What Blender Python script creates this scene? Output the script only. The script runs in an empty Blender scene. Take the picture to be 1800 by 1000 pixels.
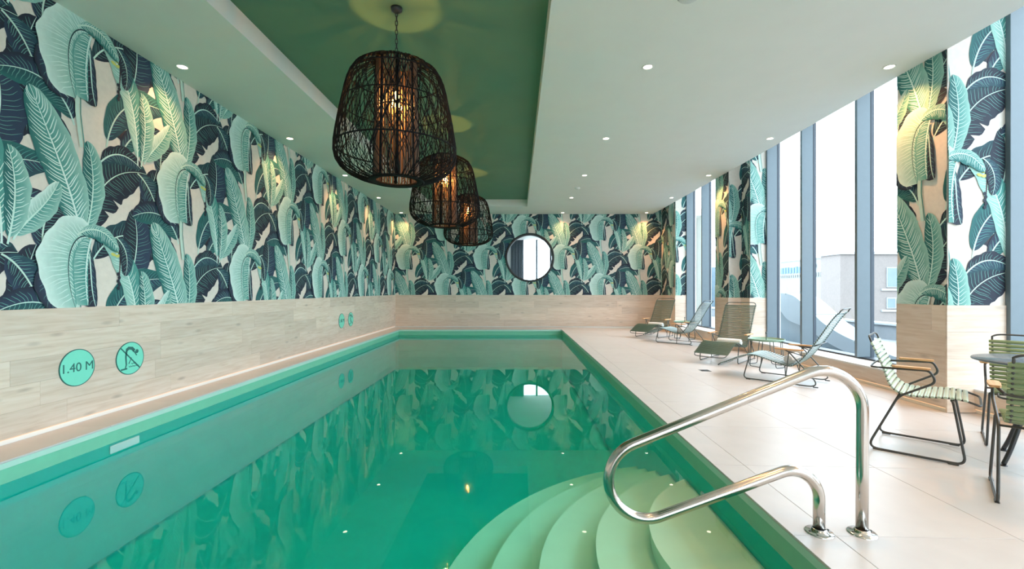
import bpy, bmesh, math, random
import numpy as np
from mathutils import Vector, Matrix

random.seed(7)
S = bpy.context.scene
COL = S.collection
PI = math.pi

# ------------------------------------------------------------------ camera
cam_d = bpy.data.cameras.new('camera')
cam_d.sensor_width = 36.0
cam_d.lens = 16.0                       # 800 px focal length on a 1800 px frame
cam_d.shift_x = -9.5 / 1800
cam_d.shift_y = 10.0 / 1800
cam_d.clip_end = 500
cam = bpy.data.objects.new('camera', cam_d)
cam.location = (0, 0, 1.2)
cam.rotation_euler = (PI / 2, 0, 0)
COL.objects.link(cam)
S.camera = cam

# ------------------------------------------------------------------ view, sky, exposure
S.view_settings.view_transform = 'Standard'
S.view_settings.look = 'None'
S.view_settings.gamma = 1.0
S.view_settings.use_curve_mapping = False
S.view_settings.exposure = 0.66
S.cycles.use_denoising = True
S.cycles.caustics_reflective = False
S.cycles.caustics_refractive = False
S.cycles.max_bounces = 10
S.cycles.diffuse_bounces = 6
S.cycles.glossy_bounces = 4
S.cycles.transparent_max_bounces = 24
S.cycles.sample_clamp_indirect = 6.0

SKY = 4.9
wd = bpy.data.worlds.new('overcast_sky')
S.world = wd
wd.use_nodes = True
bgn = wd.node_tree.nodes['Background']
bgn.inputs['Color'].default_value = (0.75, 0.885, 1.0, 1)
bgn.inputs['Strength'].default_value = SKY


def portal(name, loc, rot, sx, sy):
    """daylight portal in a window opening (guides sky sampling only)"""
    l = bpy.data.lights.new(name, 'AREA')
    l.shape = 'RECTANGLE'
    l.size = sx
    l.size_y = sy
    l.cycles.is_portal = True
    o = bpy.data.objects.new(name, l)
    o.location = loc
    o.rotation_euler = rot
    COL.objects.link(o)


# right-hand window bays (light travels towards -x) and the added glazing behind the camera
for (ya, yb) in ((-7.3, -5.1), (-4.35, -.2), (.5, 4.6), (5.3, 9.15), (10.15, 13.45)):
    portal('daylight_portal', (5.30, (ya + yb) / 2, 2.2), (0, PI / 2, 0), 4.2, yb - ya)
portal('daylight_portal', (2.6, 22.5, 1.9), (-PI / 2, 0, 0), 4.4, 3.4)
portal('daylight_portal', (2.6, -7.44, 1.9), (PI / 2, 0, 0), 4.6, 3.6)


# ------------------------------------------------------------------ helpers
def srgb(r, g, b):
    def f(c):
        c /= 255.0
        return c / 12.92 if c <= .04045 else ((c + .055) / 1.055) ** 2.4
    return (f(r), f(g), f(b), 1.0)


MATS = {}


def new_mat(name):
    m = bpy.data.materials.new(name)
    m.use_nodes = True
    nt = m.node_tree
    b = nt.nodes['Principled BSDF']
    MATS[name] = m
    return m, nt, b


def plain(name, col, rough=.5, metal=0.0, var=.06, scale=14.0, bump=0.0, spec=.5, rand=0.0, stretch=(1, 1, 1)):
    """Principled with procedural noise variation in tone (and optional per-object tone)"""
    m, nt, b = new_mat(name)
    N, L = nt.nodes, nt.links
    tc = N.new('ShaderNodeTexCoord')
    mp = N.new('ShaderNodeMapping')
    mp.inputs['Scale'].default_value = stretch
    L.new(tc.outputs['Object'], mp.inputs['Vector'])
    nz = N.new('ShaderNodeTexNoise')
    nz.inputs['Scale'].default_value = scale
    nz.inputs['Detail'].default_value = 3
    L.new(mp.outputs['Vector'], nz.inputs['Vector'])
    mr = N.new('ShaderNodeMapRange')
    mr.inputs['From Min'].default_value = .3
    mr.inputs['From Max'].default_value = .7
    mr.inputs['To Min'].default_value = 1 - var
    mr.inputs['To Max'].default_value = 1 + var
    L.new(nz.outputs['Fac'], mr.inputs['Value'])
    val = mr.outputs['Result']
    if rand:
        oi = N.new('ShaderNodeObjectInfo')
        mr2 = N.new('ShaderNodeMapRange')
        mr2.inputs['To Min'].default_value = 1 - rand
        mr2.inputs['To Max'].default_value = 1 + rand
        L.new(oi.outputs['Random'], mr2.inputs['Value'])
        mu = N.new('ShaderNodeMath')
        mu.operation = 'MULTIPLY'
        L.new(val, mu.inputs[0])
        L.new(mr2.outputs['Result'], mu.inputs[1])
        val = mu.outputs[0]
    vm = N.new('ShaderNodeVectorMath')
    vm.operation = 'SCALE'
    vm.inputs[0].default_value = col[:3]
    L.new(val, vm.inputs['Scale'])
    L.new(vm.outputs[0], b.inputs['Base Color'])
    b.inputs['Roughness'].default_value = rough
    b.inputs['Metallic'].default_value = metal
    b.inputs['Specular IOR Level'].default_value = spec
    if bump:
        bp = N.new('ShaderNodeBump')
        bp.inputs['Strength'].default_value = bump
        bp.inputs['Distance'].default_value = .01
        L.new(nz.outputs['Fac'], bp.inputs['Height'])
        L.new(bp.outputs['Normal'], b.inputs['Normal'])
    return m


def emit(name, col, strength):
    m, nt, b = new_mat(name)
    b.inputs['Base Color'].default_value = (0, 0, 0, 1)
    b.inputs['Emission Color'].default_value = (*col[:3], 1)
    b.inputs['Emission Strength'].default_value = strength
    return m


class MB:
    """collects shapes, then builds ONE mesh"""

    def __init__(self):
        self.v, self.f, self.sm = [], [], []

    def add(self, vs, fs, smooth=False):
        o = len(self.v)
        self.v += [tuple(p) for p in vs]
        self.f += [tuple(i + o for i in f) for f in fs]
        self.sm += [smooth] * len(fs)
        return self

    def box(self, x0, x1, y0, y1, z0, z1):
        vs = [(x0, y0, z0), (x1, y0, z0), (x1, y1, z0), (x0, y1, z0),
              (x0, y0, z1), (x1, y0, z1), (x1, y1, z1), (x0, y1, z1)]
        return self.add(vs, [(0, 3, 2, 1), (4, 5, 6, 7), (0, 1, 5, 4), (1, 2, 6, 5), (2, 3, 7, 6), (3, 0, 4, 7)])

    def cbox(self, x0, x1, y0, y1, z0, z1, c):
        """box with chamfered long edges all round its front outlines (cheap bevel): hull of three boxes"""
        vs, fs = [], []
        pts = []
        for sx in (0, 1):
            for sy in (0, 1):
                for sz in (0, 1):
                    X, Y, Z = (x0, x1)[sx], (y0, y1)[sy], (z0, z1)[sz]
                    dx, dy, dz = (c, -c)[sx], (c, -c)[sy], (c, -c)[sz]
                    pts += [(X, Y + dy, Z + dz), (X + dx, Y, Z + dz), (X + dx, Y + dy, Z)]
        bm = bmesh.new()
        for p in pts:
            bm.verts.new(p)
        bmesh.ops.convex_hull(bm, input=bm.verts)
        bmesh.ops.dissolve_limit(bm, angle_limit=.01, verts=bm.verts, edges=bm.edges)
        bm.verts.index_update()
        vs = [tuple(v.co) for v in bm.verts]
        fs = [tuple(v.index for v in f.verts) for f in bm.faces]
        bm.free()
        return self.add(vs, fs)

    def tube(self, pts, r, n=8, closed=False, cap=True):
        pts = [Vector(p) for p in pts]
        m = len(pts)
        rs = r if isinstance(r, (list, tuple)) else [r] * m
        tan = []
        for i in range(m):
            if closed:
                t = pts[(i + 1) % m] - pts[i - 1]
            else:
                t = pts[min(i + 1, m - 1)] - pts[max(i - 1, 0)]
            tan.append(t.normalized())
        up = Vector((0, 0, 1)) if abs(tan[0].z) < .9 else Vector((1, 0, 0))
        nrm = (up - tan[0] * up.dot(tan[0])).normalized()
        vs, fs = [], []
        for i in range(m):
            if i:
                q = tan[i - 1].rotation_difference(tan[i])
                nrm = (q @ nrm)
                nrm = (nrm - tan[i] * nrm.dot(tan[i])).normalized()
            b = tan[i].cross(nrm)
            for k in range(n):
                a = 2 * PI * k / n
                vs.append(pts[i] + (nrm * math.cos(a) + b * math.sin(a)) * rs[i])
        seg = m if closed else m - 1
        for i in range(seg):
            j = (i + 1) % m
            for k in range(n):
                k2 = (k + 1) % n
                fs.append((i * n + k, i * n + k2, j * n + k2, j * n + k))
        self.add(vs, fs, True)
        if cap and not closed:
            o = len(self.v) - len(vs)
            self.f += [tuple(o + k for k in reversed(range(n))), tuple(o + (m - 1) * n + k for k in range(n))]
            self.sm += [False, False]
        return self

    def lathe(self, prof, n=32, c=(0, 0, 0), smooth=True, cap=False):
        vs, fs = [], []
        m = len(prof)
        for (r, z) in prof:
            for k in range(n):
                a = 2 * PI * k / n
                vs.append((c[0] + r * math.cos(a), c[1] + r * math.sin(a), c[2] + z))
        for i in range(m - 1):
            for k in range(n):
                k2 = (k + 1) % n
                fs.append((i * n + k, i * n + k2, (i + 1) * n + k2, (i + 1) * n + k))
        if cap:
            fs.append(tuple(reversed(range(n))))
            fs.append(tuple((m - 1) * n + k for k in range(n)))
        return self.add(vs, fs, smooth)

    def prism(self, poly, z0, z1):
        """extrude a ccw xy polygon"""
        n = len(poly)
        vs = [(x, y, z0) for x, y in poly] + [(x, y, z1) for x, y in poly]
        fs = [tuple(reversed(range(n))), tuple(range(n, 2 * n))]
        fs += [(i, (i + 1) % n, (i + 1) % n + n, i + n) for i in range(n)]
        return self.add(vs, fs)

    def mesh(self, name):
        me = bpy.data.meshes.new(name)
        me.from_pydata(self.v, [], self.f)
        me.polygons.foreach_set('use_smooth', self.sm)
        me.update()
        return me

    def build(self, name, mat, parent=None):
        return put(name, self.mesh(name), mat, parent)


def put(name, me, mat, parent=None, loc=None, rot=None):
    if mat is not None and not me.materials:
        me.materials.append(MATS[mat] if isinstance(mat, str) else mat)
    o = bpy.data.objects.new(name, me)
    COL.objects.link(o)
    if parent is not None:
        o.parent = parent
    if loc is not None:
        o.location = loc
    if rot is not None:
        o.rotation_euler = rot
    return o


def tag(o, label=None, cat=None, group=None, kind=None):
    if label: o['label'] = label
    if cat: o['category'] = cat
    if group: o['group'] = group
    if kind: o['kind'] = kind
    return o


def thing(name, label, cat, loc=(0, 0, 0), rz=0.0, group=None, kind=None):
    o = bpy.data.objects.new(name, None)
    o.empty_display_size = .1
    o.location = loc
    o.rotation_euler = (0, 0, rz)
    COL.objects.link(o)
    return tag(o, label, cat, group, kind)


def clone(root, label, loc, rz):
    r = root.copy()
    COL.objects.link(r)
    r.location = loc
    r.rotation_euler = (0, 0, rz)
    r['label'] = label
    for ch in list(root.children):
        c = ch.copy()
        COL.objects.link(c)
        c.parent = r
        for g in ch.children:
            d = g.copy()
            COL.objects.link(d)
            d.parent = c
    return r


def smooth_path(pts, n=8, closed=False):
    """Catmull-Rom through control points"""
    P = [Vector(p) for p in pts]
    out = []
    m = len(P)
    rng = m if closed else m - 1
    for i in range(rng):
        if closed:
            a, b, c, d = P[i - 1], P[i], P[(i + 1) % m], P[(i + 2) % m]
        else:
            a, b, c, d = P[max(i - 1, 0)], P[i], P[i + 1], P[min(i + 2, m - 1)]
        for k in range(n):
            t = k / n
            out.append(.5 * ((2 * b) + (c - a) * t + (2 * a - 5 * b + 4 * c - d) * t * t + (3 * b - a - 3 * c + d) * t ** 3))
    if not closed:
        out.append(P[-1])
    return out


def fillet(pts, r, n=6):
    """polyline with rounded corners"""
    P = [Vector(p) for p in pts]
    out = [P[0]]
    for i in range(1, len(P) - 1):
        a, b, c = P[i - 1], P[i], P[i + 1]
        rr = r[i] if isinstance(r, dict) and i in r else (r.get('d', .05) if isinstance(r, dict) else r)
        u, w = (a - b).normalized(), (c - b).normalized()
        ang = u.angle(w)
        d = min(rr / math.tan(ang / 2), (a - b).length * .49, (c - b).length * .49)
        p, q = b + u * d, b + w * d
        for k in range(n + 1):
            t = k / n
            out.append(p * (1 - t) ** 2 + b * 2 * t * (1 - t) + q * t * t)
    out.append(P[-1])
    return out


def deck_z(x):
    """the deck falls a little from the pool edge towards the windows"""
    return -.018 * max(0.0, x - 1.35)
# ------------------------------------------------------------------ printed leaf wallpaper (flat print, one sheet per wall)
PC = {k: np.array(srgb(*v)[:3]) for k, v in dict(
    cream=(224, 214, 202), mint=(150, 194, 182), mint_hi=(212, 234, 226), teal=(80, 148, 140), teal_d=(44, 106, 104),
    navy=(40, 46, 60), navy2=(48, 64, 86), dteal=(40, 76, 84), vein=(200, 230, 218), veind=(98, 150, 142),
    olive=(158, 166, 74), yell=(206, 204, 110), brown=(74, 58, 60), stem=(196, 222, 208), shade=(30, 60, 66)).items()}
TRI, TCOL, TZ = [], [], []              # triangles of one repeat: (3,2), colours (3,3), layer


def _tri(a, b, c, ca, cb, cc, z):
    TRI.append((tuple(a), tuple(b), tuple(c)))
    TCOL.append((ca, cb, cc))
    TZ.append(z)


def _quad(a, b, c, d, ca, cb, cc, cd, z):
    _tri(a, b, c, ca, cb, cc, z)
    _tri(a, c, d, ca, cc, cd, z)


def _stroke(pts, w0, w1, col, z, mid=None):
    P = [np.array(p, float) for p in pts]
    m = len(P)
    L, R = [], []
    for i in range(m):
        t = P[min(i + 1, m - 1)] - P[max(i - 1, 0)]
        t = t / (np.linalg.norm(t) + 1e-9)
        n = np.array((-t[1], t[0]))
        f = i / (m - 1)
        w = (w0 * (1 - f) + w1 * f) if mid is None else (w0 * (1 - f) ** 2 + 2 * mid * f * (1 - f) + w1 * f * f)
        L.append(P[i] + n * w * .5)
        R.append(P[i] - n * w * .5)
    for i in range(m - 1):
        _quad(L[i], R[i], R[i + 1], L[i + 1], col, col, col, col, z)


def _bez(p, t):
    p = [np.array(q, float) for q in p]
    return p[0] * (1 - t) ** 3 + 3 * p[1] * t * (1 - t) ** 2 + 3 * p[2] * t * t * (1 - t) + p[3] * t ** 3


LAY = [0]


def leaf(ctrl, wl, wr, cl, cr, el=None, er=None, vein='vein', rib='vein', nv=22, vw=.006, sweep=.10, seed=1, base=.06, vlen=(.55, .95),
         ribw=.016, a=.55, b=.5, wob=.05, vside=(1, 1), split=0):
    """banana-type leaf: midrib curve, two half blades, parallel side veins"""
    rnd = random.Random(seed)
    z = LAY[0] * .0004
    LAY[0] += 1
    n = 36
    el, er = el or cl, er or cr
    CL, CR, EL, ER, V, RB = (PC[k] for k in (cl, cr, el, er, vein, rib))
    mx = max(((k / 40) ** a) * ((1 - k / 40) ** b) for k in range(41))

    def prof(t):
        if t <= base: return 0.0
        s = (t - base) / (1 - base)
        return (s ** a) * ((1 - s) ** b) / mx
    ph1, ph2 = rnd.random() * 6, rnd.random() * 6
    cuts = [(rnd.uniform(.25, .8), rnd.choice((-1, 1))) for _ in range(split)]

    def half(t, side):
        w = (wl if side > 0 else wr) * prof(t)
        w *= 1 + wob * math.sin(17 * t + (ph1 if side > 0 else ph2)) + wob * .6 * math.sin(41 * t + ph2 * side)
        for (tc, sd) in cuts:
            if sd == side:
                d = (t - tc) / .035
                if -.2 < d < 1:
                    w *= .55 + .45 * max(0, min(1, d))
        return w
    C = [_bez(ctrl, k / n) for k in range(n + 1)]
    NR = []
    for k in range(n + 1):
        t = C[min(k + 1, n)] - C[max(k - 1, 0)]
        t /= np.linalg.norm(t) + 1e-9
        NR.append((t, np.array((-t[1], t[0]))))
    for side, CC, EE in ((1, CL, EL), (-1, CR, ER)):
        for k in range(n):
            def E(k, f):
                t = k / n
                return C[k] + side * NR[k][1] * half(t, side) * f
            for f0, f1 in ((0, .5), (.5, 1)):
                c0 = CC * (1 - f0 ** 1.5) + EE * f0 ** 1.5
                c1 = CC * (1 - f1 ** 1.5) + EE * f1 ** 1.5
                q = (E(k, f0), E(k, f1), E(k + 1, f1), E(k + 1, f0))
                if side < 0:
                    q = (q[1], q[0], q[3], q[2])
                    _quad(*q, c1, c0, c0, c1, z)
                else:
                    _quad(*q, c0, c1, c1, c0, z)
        if not vside[0 if side > 0 else 1]:
            continue
        for i in range(nv):
            t0 = base + .03 + (1 - base - .08) * (i + rnd.uniform(-.25, .25)) / nv
            if t0 < base or t0 > .97: continue
            Lf = rnd.uniform(*vlen)
            st = rnd.uniform(.0, .12)
            pts = []
            for j in range(6):
                f = st + (Lf - st) * j / 5
                tt = min(.995, t0 + sweep * f ** 1.3)
                kk = min(int(tt * n), n - 1)
                fr = tt * n - kk
                cc = C[kk] * (1 - fr) + C[kk + 1] * fr
                pts.append(cc + side * NR[kk][1] * half(tt, side) * f + NR[kk][0] * .004 * math.sin(9 * f + i))
            _stroke(pts, vw * .7, vw * .25, V, z + .0001, mid=vw * 1.25)
    _stroke([C[k] for k in range(0, n + 1, 2)], ribw, ribw * .25, RB, z + .0002, mid=ribw * .9)


def stemline(pts, w0, w1, col):
    z = LAY[0] * .0004
    LAY[0] += 1
    _stroke(pts, w0, w1, PC[col], z)


def blob(c, rx, ry, col, rot=0, n=9):
    z = LAY[0] * .0004
    LAY[0] += 1
    c = np.array(c, float)
    P = []
    for k in range(n):
        a = 2 * PI * k / n
        x, y = rx * math.cos(a), ry * math.sin(a)
        P.append(c + np.array((x * math.cos(rot) - y * math.sin(rot), x * math.sin(rot) + y * math.cos(rot))))
    for k in range(n):
        _tri(c, P[k], P[(k + 1) % n], PC[col], PC[col], PC[col], z)


CELL = (1.257, 1.88)                      # repeat width, repeat height (half-drop)
# --- back layers, dark
leaf([(.92, .28), (.80, .52), (.80, .80), (.92, 1.10)], .15, .17, 'navy', 'navy', 'navy', 'dteal', vein='veind', nv=18, vw=.005, seed=31, wob=.09, split=3)
leaf([(-.02, -.80), (-.22, -.66), (-.42, -.62), (-.66, -.84)], .15, .16, 'navy', 'navy2', 'navy', 'navy', vein='veind', nv=18, vw=.005, seed=32, wob=.08, split=2)
leaf([(.14, .02), (.30, .34), (.58, .44), (.92, .22)], .14, .15, 'navy', 'navy', 'dteal', 'navy', vein='veind', nv=20, vw=.005, seed=33, wob=.08, split=2)
leaf([(.30, -.42), (.46, -.30), (.50, -.42), (.62, -.66)], .16, .18, 'navy', 'brown', 'navy', 'navy', vein='veind', nv=12, vw=.004, seed=34, wob=.10)
leaf([(.52, -.30), (.62, .05), (.72, .30), (.60, .62)], .17, .20, 'navy', 'navy2', vein='veind', nv=20, vw=.005, seed=3, wob=.06)
leaf([(.10, .25), (.12, .62), (.30, 1.02), (.78, 1.02)], .20, .24, 'navy', 'navy', 'dteal', 'navy', vein='veind', nv=26, vw=.0055, seed=4, wob=.05, rib='stem', split=2)
leaf([(.66, 1.00), (.84, .92), (.98, .60), (1.06, .16)], .14, .15, 'navy2', 'navy', 'dteal', 'navy2', vein='veind', nv=24, vw=.006, seed=5, wob=.05, rib='stem', split=2)
leaf([(-.02, -.62), (-.10, -.35), (-.34, -.22), (-.66, -.40)], .15, .14, 'dteal', 'navy2', 'teal_d', 'navy', vein='veind', nv=20, vw=.006, seed=6)
leaf([(.30, -.72), (.36, -.30), (.62, -.06), (1.04, -.10)], .14, .17, 'dteal', 'navy2', 'teal_d', 'dteal', vein='teal', nv=26, vw=.006, seed=7, rib='stem', wob=.04)
leaf([(.46, -.78), (.52, -.52), (.76, -.34), (1.08, -.42)], .10, .13, 'navy2', 'dteal', 'navy', 'teal_d', vein='veind', nv=18, vw=.006, seed=17, rib='stem', wob=.04)
leaf([(.98, -.86), (.92, -.62), (1.02, -.36), (1.28, -.30)], .13, .14, 'navy', 'navy', 'navy2', 'navy', vein='veind', nv=18, vw=.006, seed=41, wob=.08, rib='stem', split=2)
leaf([(.22, .98), (.36, 1.16), (.52, 1.18), (.70, 1.06)], .09, .10, 'navy', 'navy2', 'navy', 'dteal', vein='veind', nv=14, vw=.005, seed=42, wob=.08)
# --- middle greens
leaf([(.08, .28), (.16, .56), (.20, .84), (.10, 1.16)], .10, .12, 'teal_d', 'teal', 'teal_d', 'mint', vein='vein', nv=18, vw=.006, seed=8)
leaf([(.05, .24), (-.02, .62), (-.20, 1.02), (-.40, 1.46)], .17, .19, 'teal', 'teal', 'teal_d', 'mint', vein='mint_hi', nv=30, vw=.010, seed=9, sweep=.12, rib='mint_hi', ribw=.02, wob=.035)
leaf([(.74, -.76), (.84, -.56), (.98, -.50), (1.10, -.22)], .09, .11, 'mint', 'teal', 'mint_hi', 'mint', vein='mint_hi', nv=16, vw=.005, seed=10)
leaf([(.66, -.80), (.66, -.34), (.56, .10), (.24, .30)], .11, .13, 'mint', 'teal', 'mint', 'teal', vein='mint_hi', nv=26, vw=.0065, seed=11, sweep=.11, rib='mint_hi')
leaf([(.70, -.80), (.76, -.50), (.78, -.30), (.70, -.02)], .08, .12, 'teal_d', 'teal', 'teal_d', 'mint', vein='mint_hi', nv=20, vw=.007, seed=12)
# --- hanging bud
stemline([(.42, .26), (.45, .10), (.44, -.06), (.43, -.22)], .016, .012, 'brown')
for k in range(5):
    blob((.425 + .012 * (k % 2), -.06 - .035 * k), .017, .019, 'navy')
for k, (dx, dy) in enumerate(((.36, .22), (.40, .17), (.37, .13), (.43, .22), (.42, .12))):
    blob((dx, dy), .030, .016, 'olive' if k % 2 else 'yell', rot=-.9 + .3 * k)
leaf([(.40, .30), (.50, .24), (.56, .10), (.50, -.08)], .07, .08, 'navy2', 'navy', 'dteal', 'navy', vein='veind', nv=12, vw=.005, seed=13, rib='stem', ribw=.012)
# --- stems
stemline([(.03, .32), (.00, .0), (.00, -.5), (.04, -.80)], .05, .035, 'stem')
stemline([(.07, .32), (.03, .0), (.03, -.5), (.07, -.80)], .012, .010, 'teal')
stemline([(.10, .34), (.07, .20)], .05, .05, 'olive')
# --- curled light leaf in front
leaf([(.10, .22), (.14, -.02), (.12, -.22), (.18, -.38)], .05, .14, 'navy2', 'navy', 'navy', 'navy', vein='veind', nv=10, vw=.004, seed=14)
leaf([(-.18, .10), (-.32, -.08), (-.30, -.30), (-.08, -.40)], .06, .10, 'navy', 'navy2', 'navy', 'navy', vein='veind', nv=10, vw=.004, seed=15)
leaf([(.14, .28), (.08, .12), (.06, -.12), (.10, -.36)], .02, .19, 'teal', 'teal', 'teal', 'mint', vein='mint_hi', nv=20, vw=.0065, seed=16, sweep=.06, a=.4, b=.35, rib='mint_hi')
leaf([(.16, .26), (-.06, .36), (-.16, .02), (-.02, -.38)], .05, .26, 'mint', 'mint', 'teal', 'mint_hi', vein='mint_hi', nv=26, vw=.007, seed=18, sweep=.05, a=.45, b=.35, rib='shade', ribw=.012)
leaf([(.00, .28), (.14, .40), (.32, .36), (.42, .16)], .05, .10, 'teal', 'teal', 'mint', 'teal_d', vein='mint_hi', nv=18, vw=.005, seed=19, rib='stem')

TRI = np.array(TRI)
TCOL = np.array(TCOL)
TZ = np.array(TZ)


def _clip(poly, ax, lim, sgn):
    out = []
    m = len(poly)
    for i in range(m):
        a, b = poly[i], poly[(i + 1) % m]
        da, db = sgn * (lim - a[ax]), sgn * (lim - b[ax])
        if da >= 0:
            out.append(a)
        if (da >= 0) != (db >= 0):
            t = da / (da - db)
            out.append(a + (b - a) * t)
    return out


m, nt, b = new_mat('wallpaper_print')
at = nt.nodes.new('ShaderNodeAttribute')
at.attribute_name = 'print'
tc = nt.nodes.new('ShaderNodeTexCoord')
nz = nt.nodes.new('ShaderNodeTexNoise')
nz.inputs['Scale'].default_value = 22
nz.inputs['Detail'].default_value = 4
nt.links.new(tc.outputs['Object'], nz.inputs['Vector'])
mr = nt.nodes.new('ShaderNodeMapRange')
mr.inputs['From Min'].default_value = .3
mr.inputs['From Max'].default_value = .7
mr.inputs['To Min'].default_value = .95
mr.inputs['To Max'].default_value = 1.04
nt.links.new(nz.outputs['Fac'], mr.inputs['Value'])
vm = nt.nodes.new('ShaderNodeVectorMath')
vm.operation = 'SCALE'
nt.links.new(at.outputs['Color'], vm.inputs[0])
nt.links.new(mr.outputs['Result'], vm.inputs['Scale'])
nt.links.new(vm.outputs[0], b.inputs['Base Color'])
b.inputs['Roughness'].default_value = .6
b.inputs['Specular IOR Level'].default_value = .25


def wallpaper(parent, origin, ud, nd, width, height, u0, v0, name='wallpaper', hole=None):
    """print covering width x height from origin; (u0, v0) is the repeat phase at the lower left corner"""
    W, H = CELL
    V, Cc = [], []
    base = PC['cream']
    for tri in (((0, 0), (width, 0), (width, height)), ((0, 0), (width, height), (0, height))):
        for p in tri:
            V.append((p[0], p[1], 0.0))
            Cc.append(base)
    V, Cc = [np.array(V)], [np.array(Cc)]
    i0, i1 = math.floor((u0 - 1.6) / W), math.ceil((u0 + width + 1.6) / W)
    for i in range(i0, i1 + 1):
        off = (i % 2) * H * .5
        j0, j1 = math.floor((v0 - off - 1.8) / H), math.ceil((v0 + height - off + 1.8) / H)
        for j in range(j0, j1 + 1):
            d = np.array((i * W - u0, j * H + off - v0))
            T = TRI + d
            zz = TZ + .00004 * ((i % 3) + 3 * (j % 2)) * .3
            mn, mxx = T.min(axis=1), T.max(axis=1)
            out = (mxx[:, 0] <= 0) | (mxx[:, 1] <= 0) | (mn[:, 0] >= width) | (mn[:, 1] >= height)
            ins = (mn[:, 0] >= 0) & (mn[:, 1] >= 0) & (mxx[:, 0] <= width) & (mxx[:, 1] <= height)
            if ins.any():
                t = T[ins]
                z = np.repeat(zz[ins][:, None, None], 3, axis=1) + .0004
                V.append(np.concatenate([t, z], axis=2).reshape(-1, 3))
                Cc.append(TCOL[ins].reshape(-1, 3))
            for q in np.nonzero(~out & ~ins)[0]:
                poly = [np.concatenate([T[q, k], TCOL[q, k]]) for k in range(3)]
                for ax, lim, sg in ((0, 0, -1), (0, width, 1), (1, 0, -1), (1, height, 1)):
                    poly = _clip(poly, ax, lim, sg)
                    if len(poly) < 3: break
                if len(poly) < 3: continue
                for k in range(1, len(poly) - 1):
                    tr = np.array([poly[0], poly[k], poly[k + 1]])
                    V.append(np.concatenate([tr[:, :2], np.full((3, 1), zz[q] + .0004)], axis=1))
                    Cc.append(tr[:, 2:])
    V = np.concatenate(V)
    Cc = np.concatenate(Cc)
    if hole:                                  # cut a round opening: refine near it, then drop what lies inside
        hc, R = np.array(hole[:2]), hole[2]
        V, Cc = V.reshape(-1, 3, 3), Cc.reshape(-1, 3, 3)
        for _ in range(9):
            ce_ = V[:, :, :2].mean(axis=1)
            ext = np.linalg.norm(V[:, :, :2] - ce_[:, None], axis=2).max(axis=1)
            dd = np.linalg.norm(ce_ - hc, axis=1)
            sel = (np.abs(dd - R) < ext) & (ext > .016)
            if not sel.any(): break
            a, ca = V[sel], Cc[sel]
            mid = lambda q: ((q[:, 0] + q[:, 1]) / 2, (q[:, 1] + q[:, 2]) / 2, (q[:, 2] + q[:, 0]) / 2)
            out4 = []
            for q in (a, ca):
                m0, m1, m2 = mid(q)
                out4.append(np.concatenate([np.stack(t, axis=1) for t in ((q[:, 0], m0, m2), (m0, q[:, 1], m1), (m2, m1, q[:, 2]), (m0, m1, m2))]))
            V, Cc = np.concatenate([V[~sel], out4[0]]), np.concatenate([Cc[~sel], out4[1]])
        keep = np.linalg.norm(V[:, :, :2].mean(axis=1) - hc, axis=1) > R
        V, Cc = V[keep].reshape(-1, 3), Cc[keep].reshape(-1, 3)
    ud, nd = np.array(ud, float), np.array(nd, float)
    P = np.array(origin, float) + V[:, :1] * ud + V[:, 1:2] * np.array((0, 0, 1.0)) + V[:, 2:] * nd
    n = len(P)
    me = bpy.data.meshes.new(name)
    me.vertices.add(n)
    me.vertices.foreach_set('co', P.astype(np.float32).ravel())
    me.loops.add(n)
    me.loops.foreach_set('vertex_index', np.arange(n, dtype=np.int32))
    me.polygons.add(n // 3)
    me.polygons.foreach_set('loop_start', np.arange(0, n, 3, dtype=np.int32))
    me.polygons.foreach_set('loop_total', np.full(n // 3, 3, dtype=np.int32))
    me.update(calc_edges=True)
    ca = me.color_attributes.new('print', 'FLOAT_COLOR', 'POINT')
    ca.data.foreach_set('color', np.concatenate([Cc, np.ones((n, 1))], axis=1).astype(np.float32).ravel())
    return put(name, me, 'wallpaper_print', parent)
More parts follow.
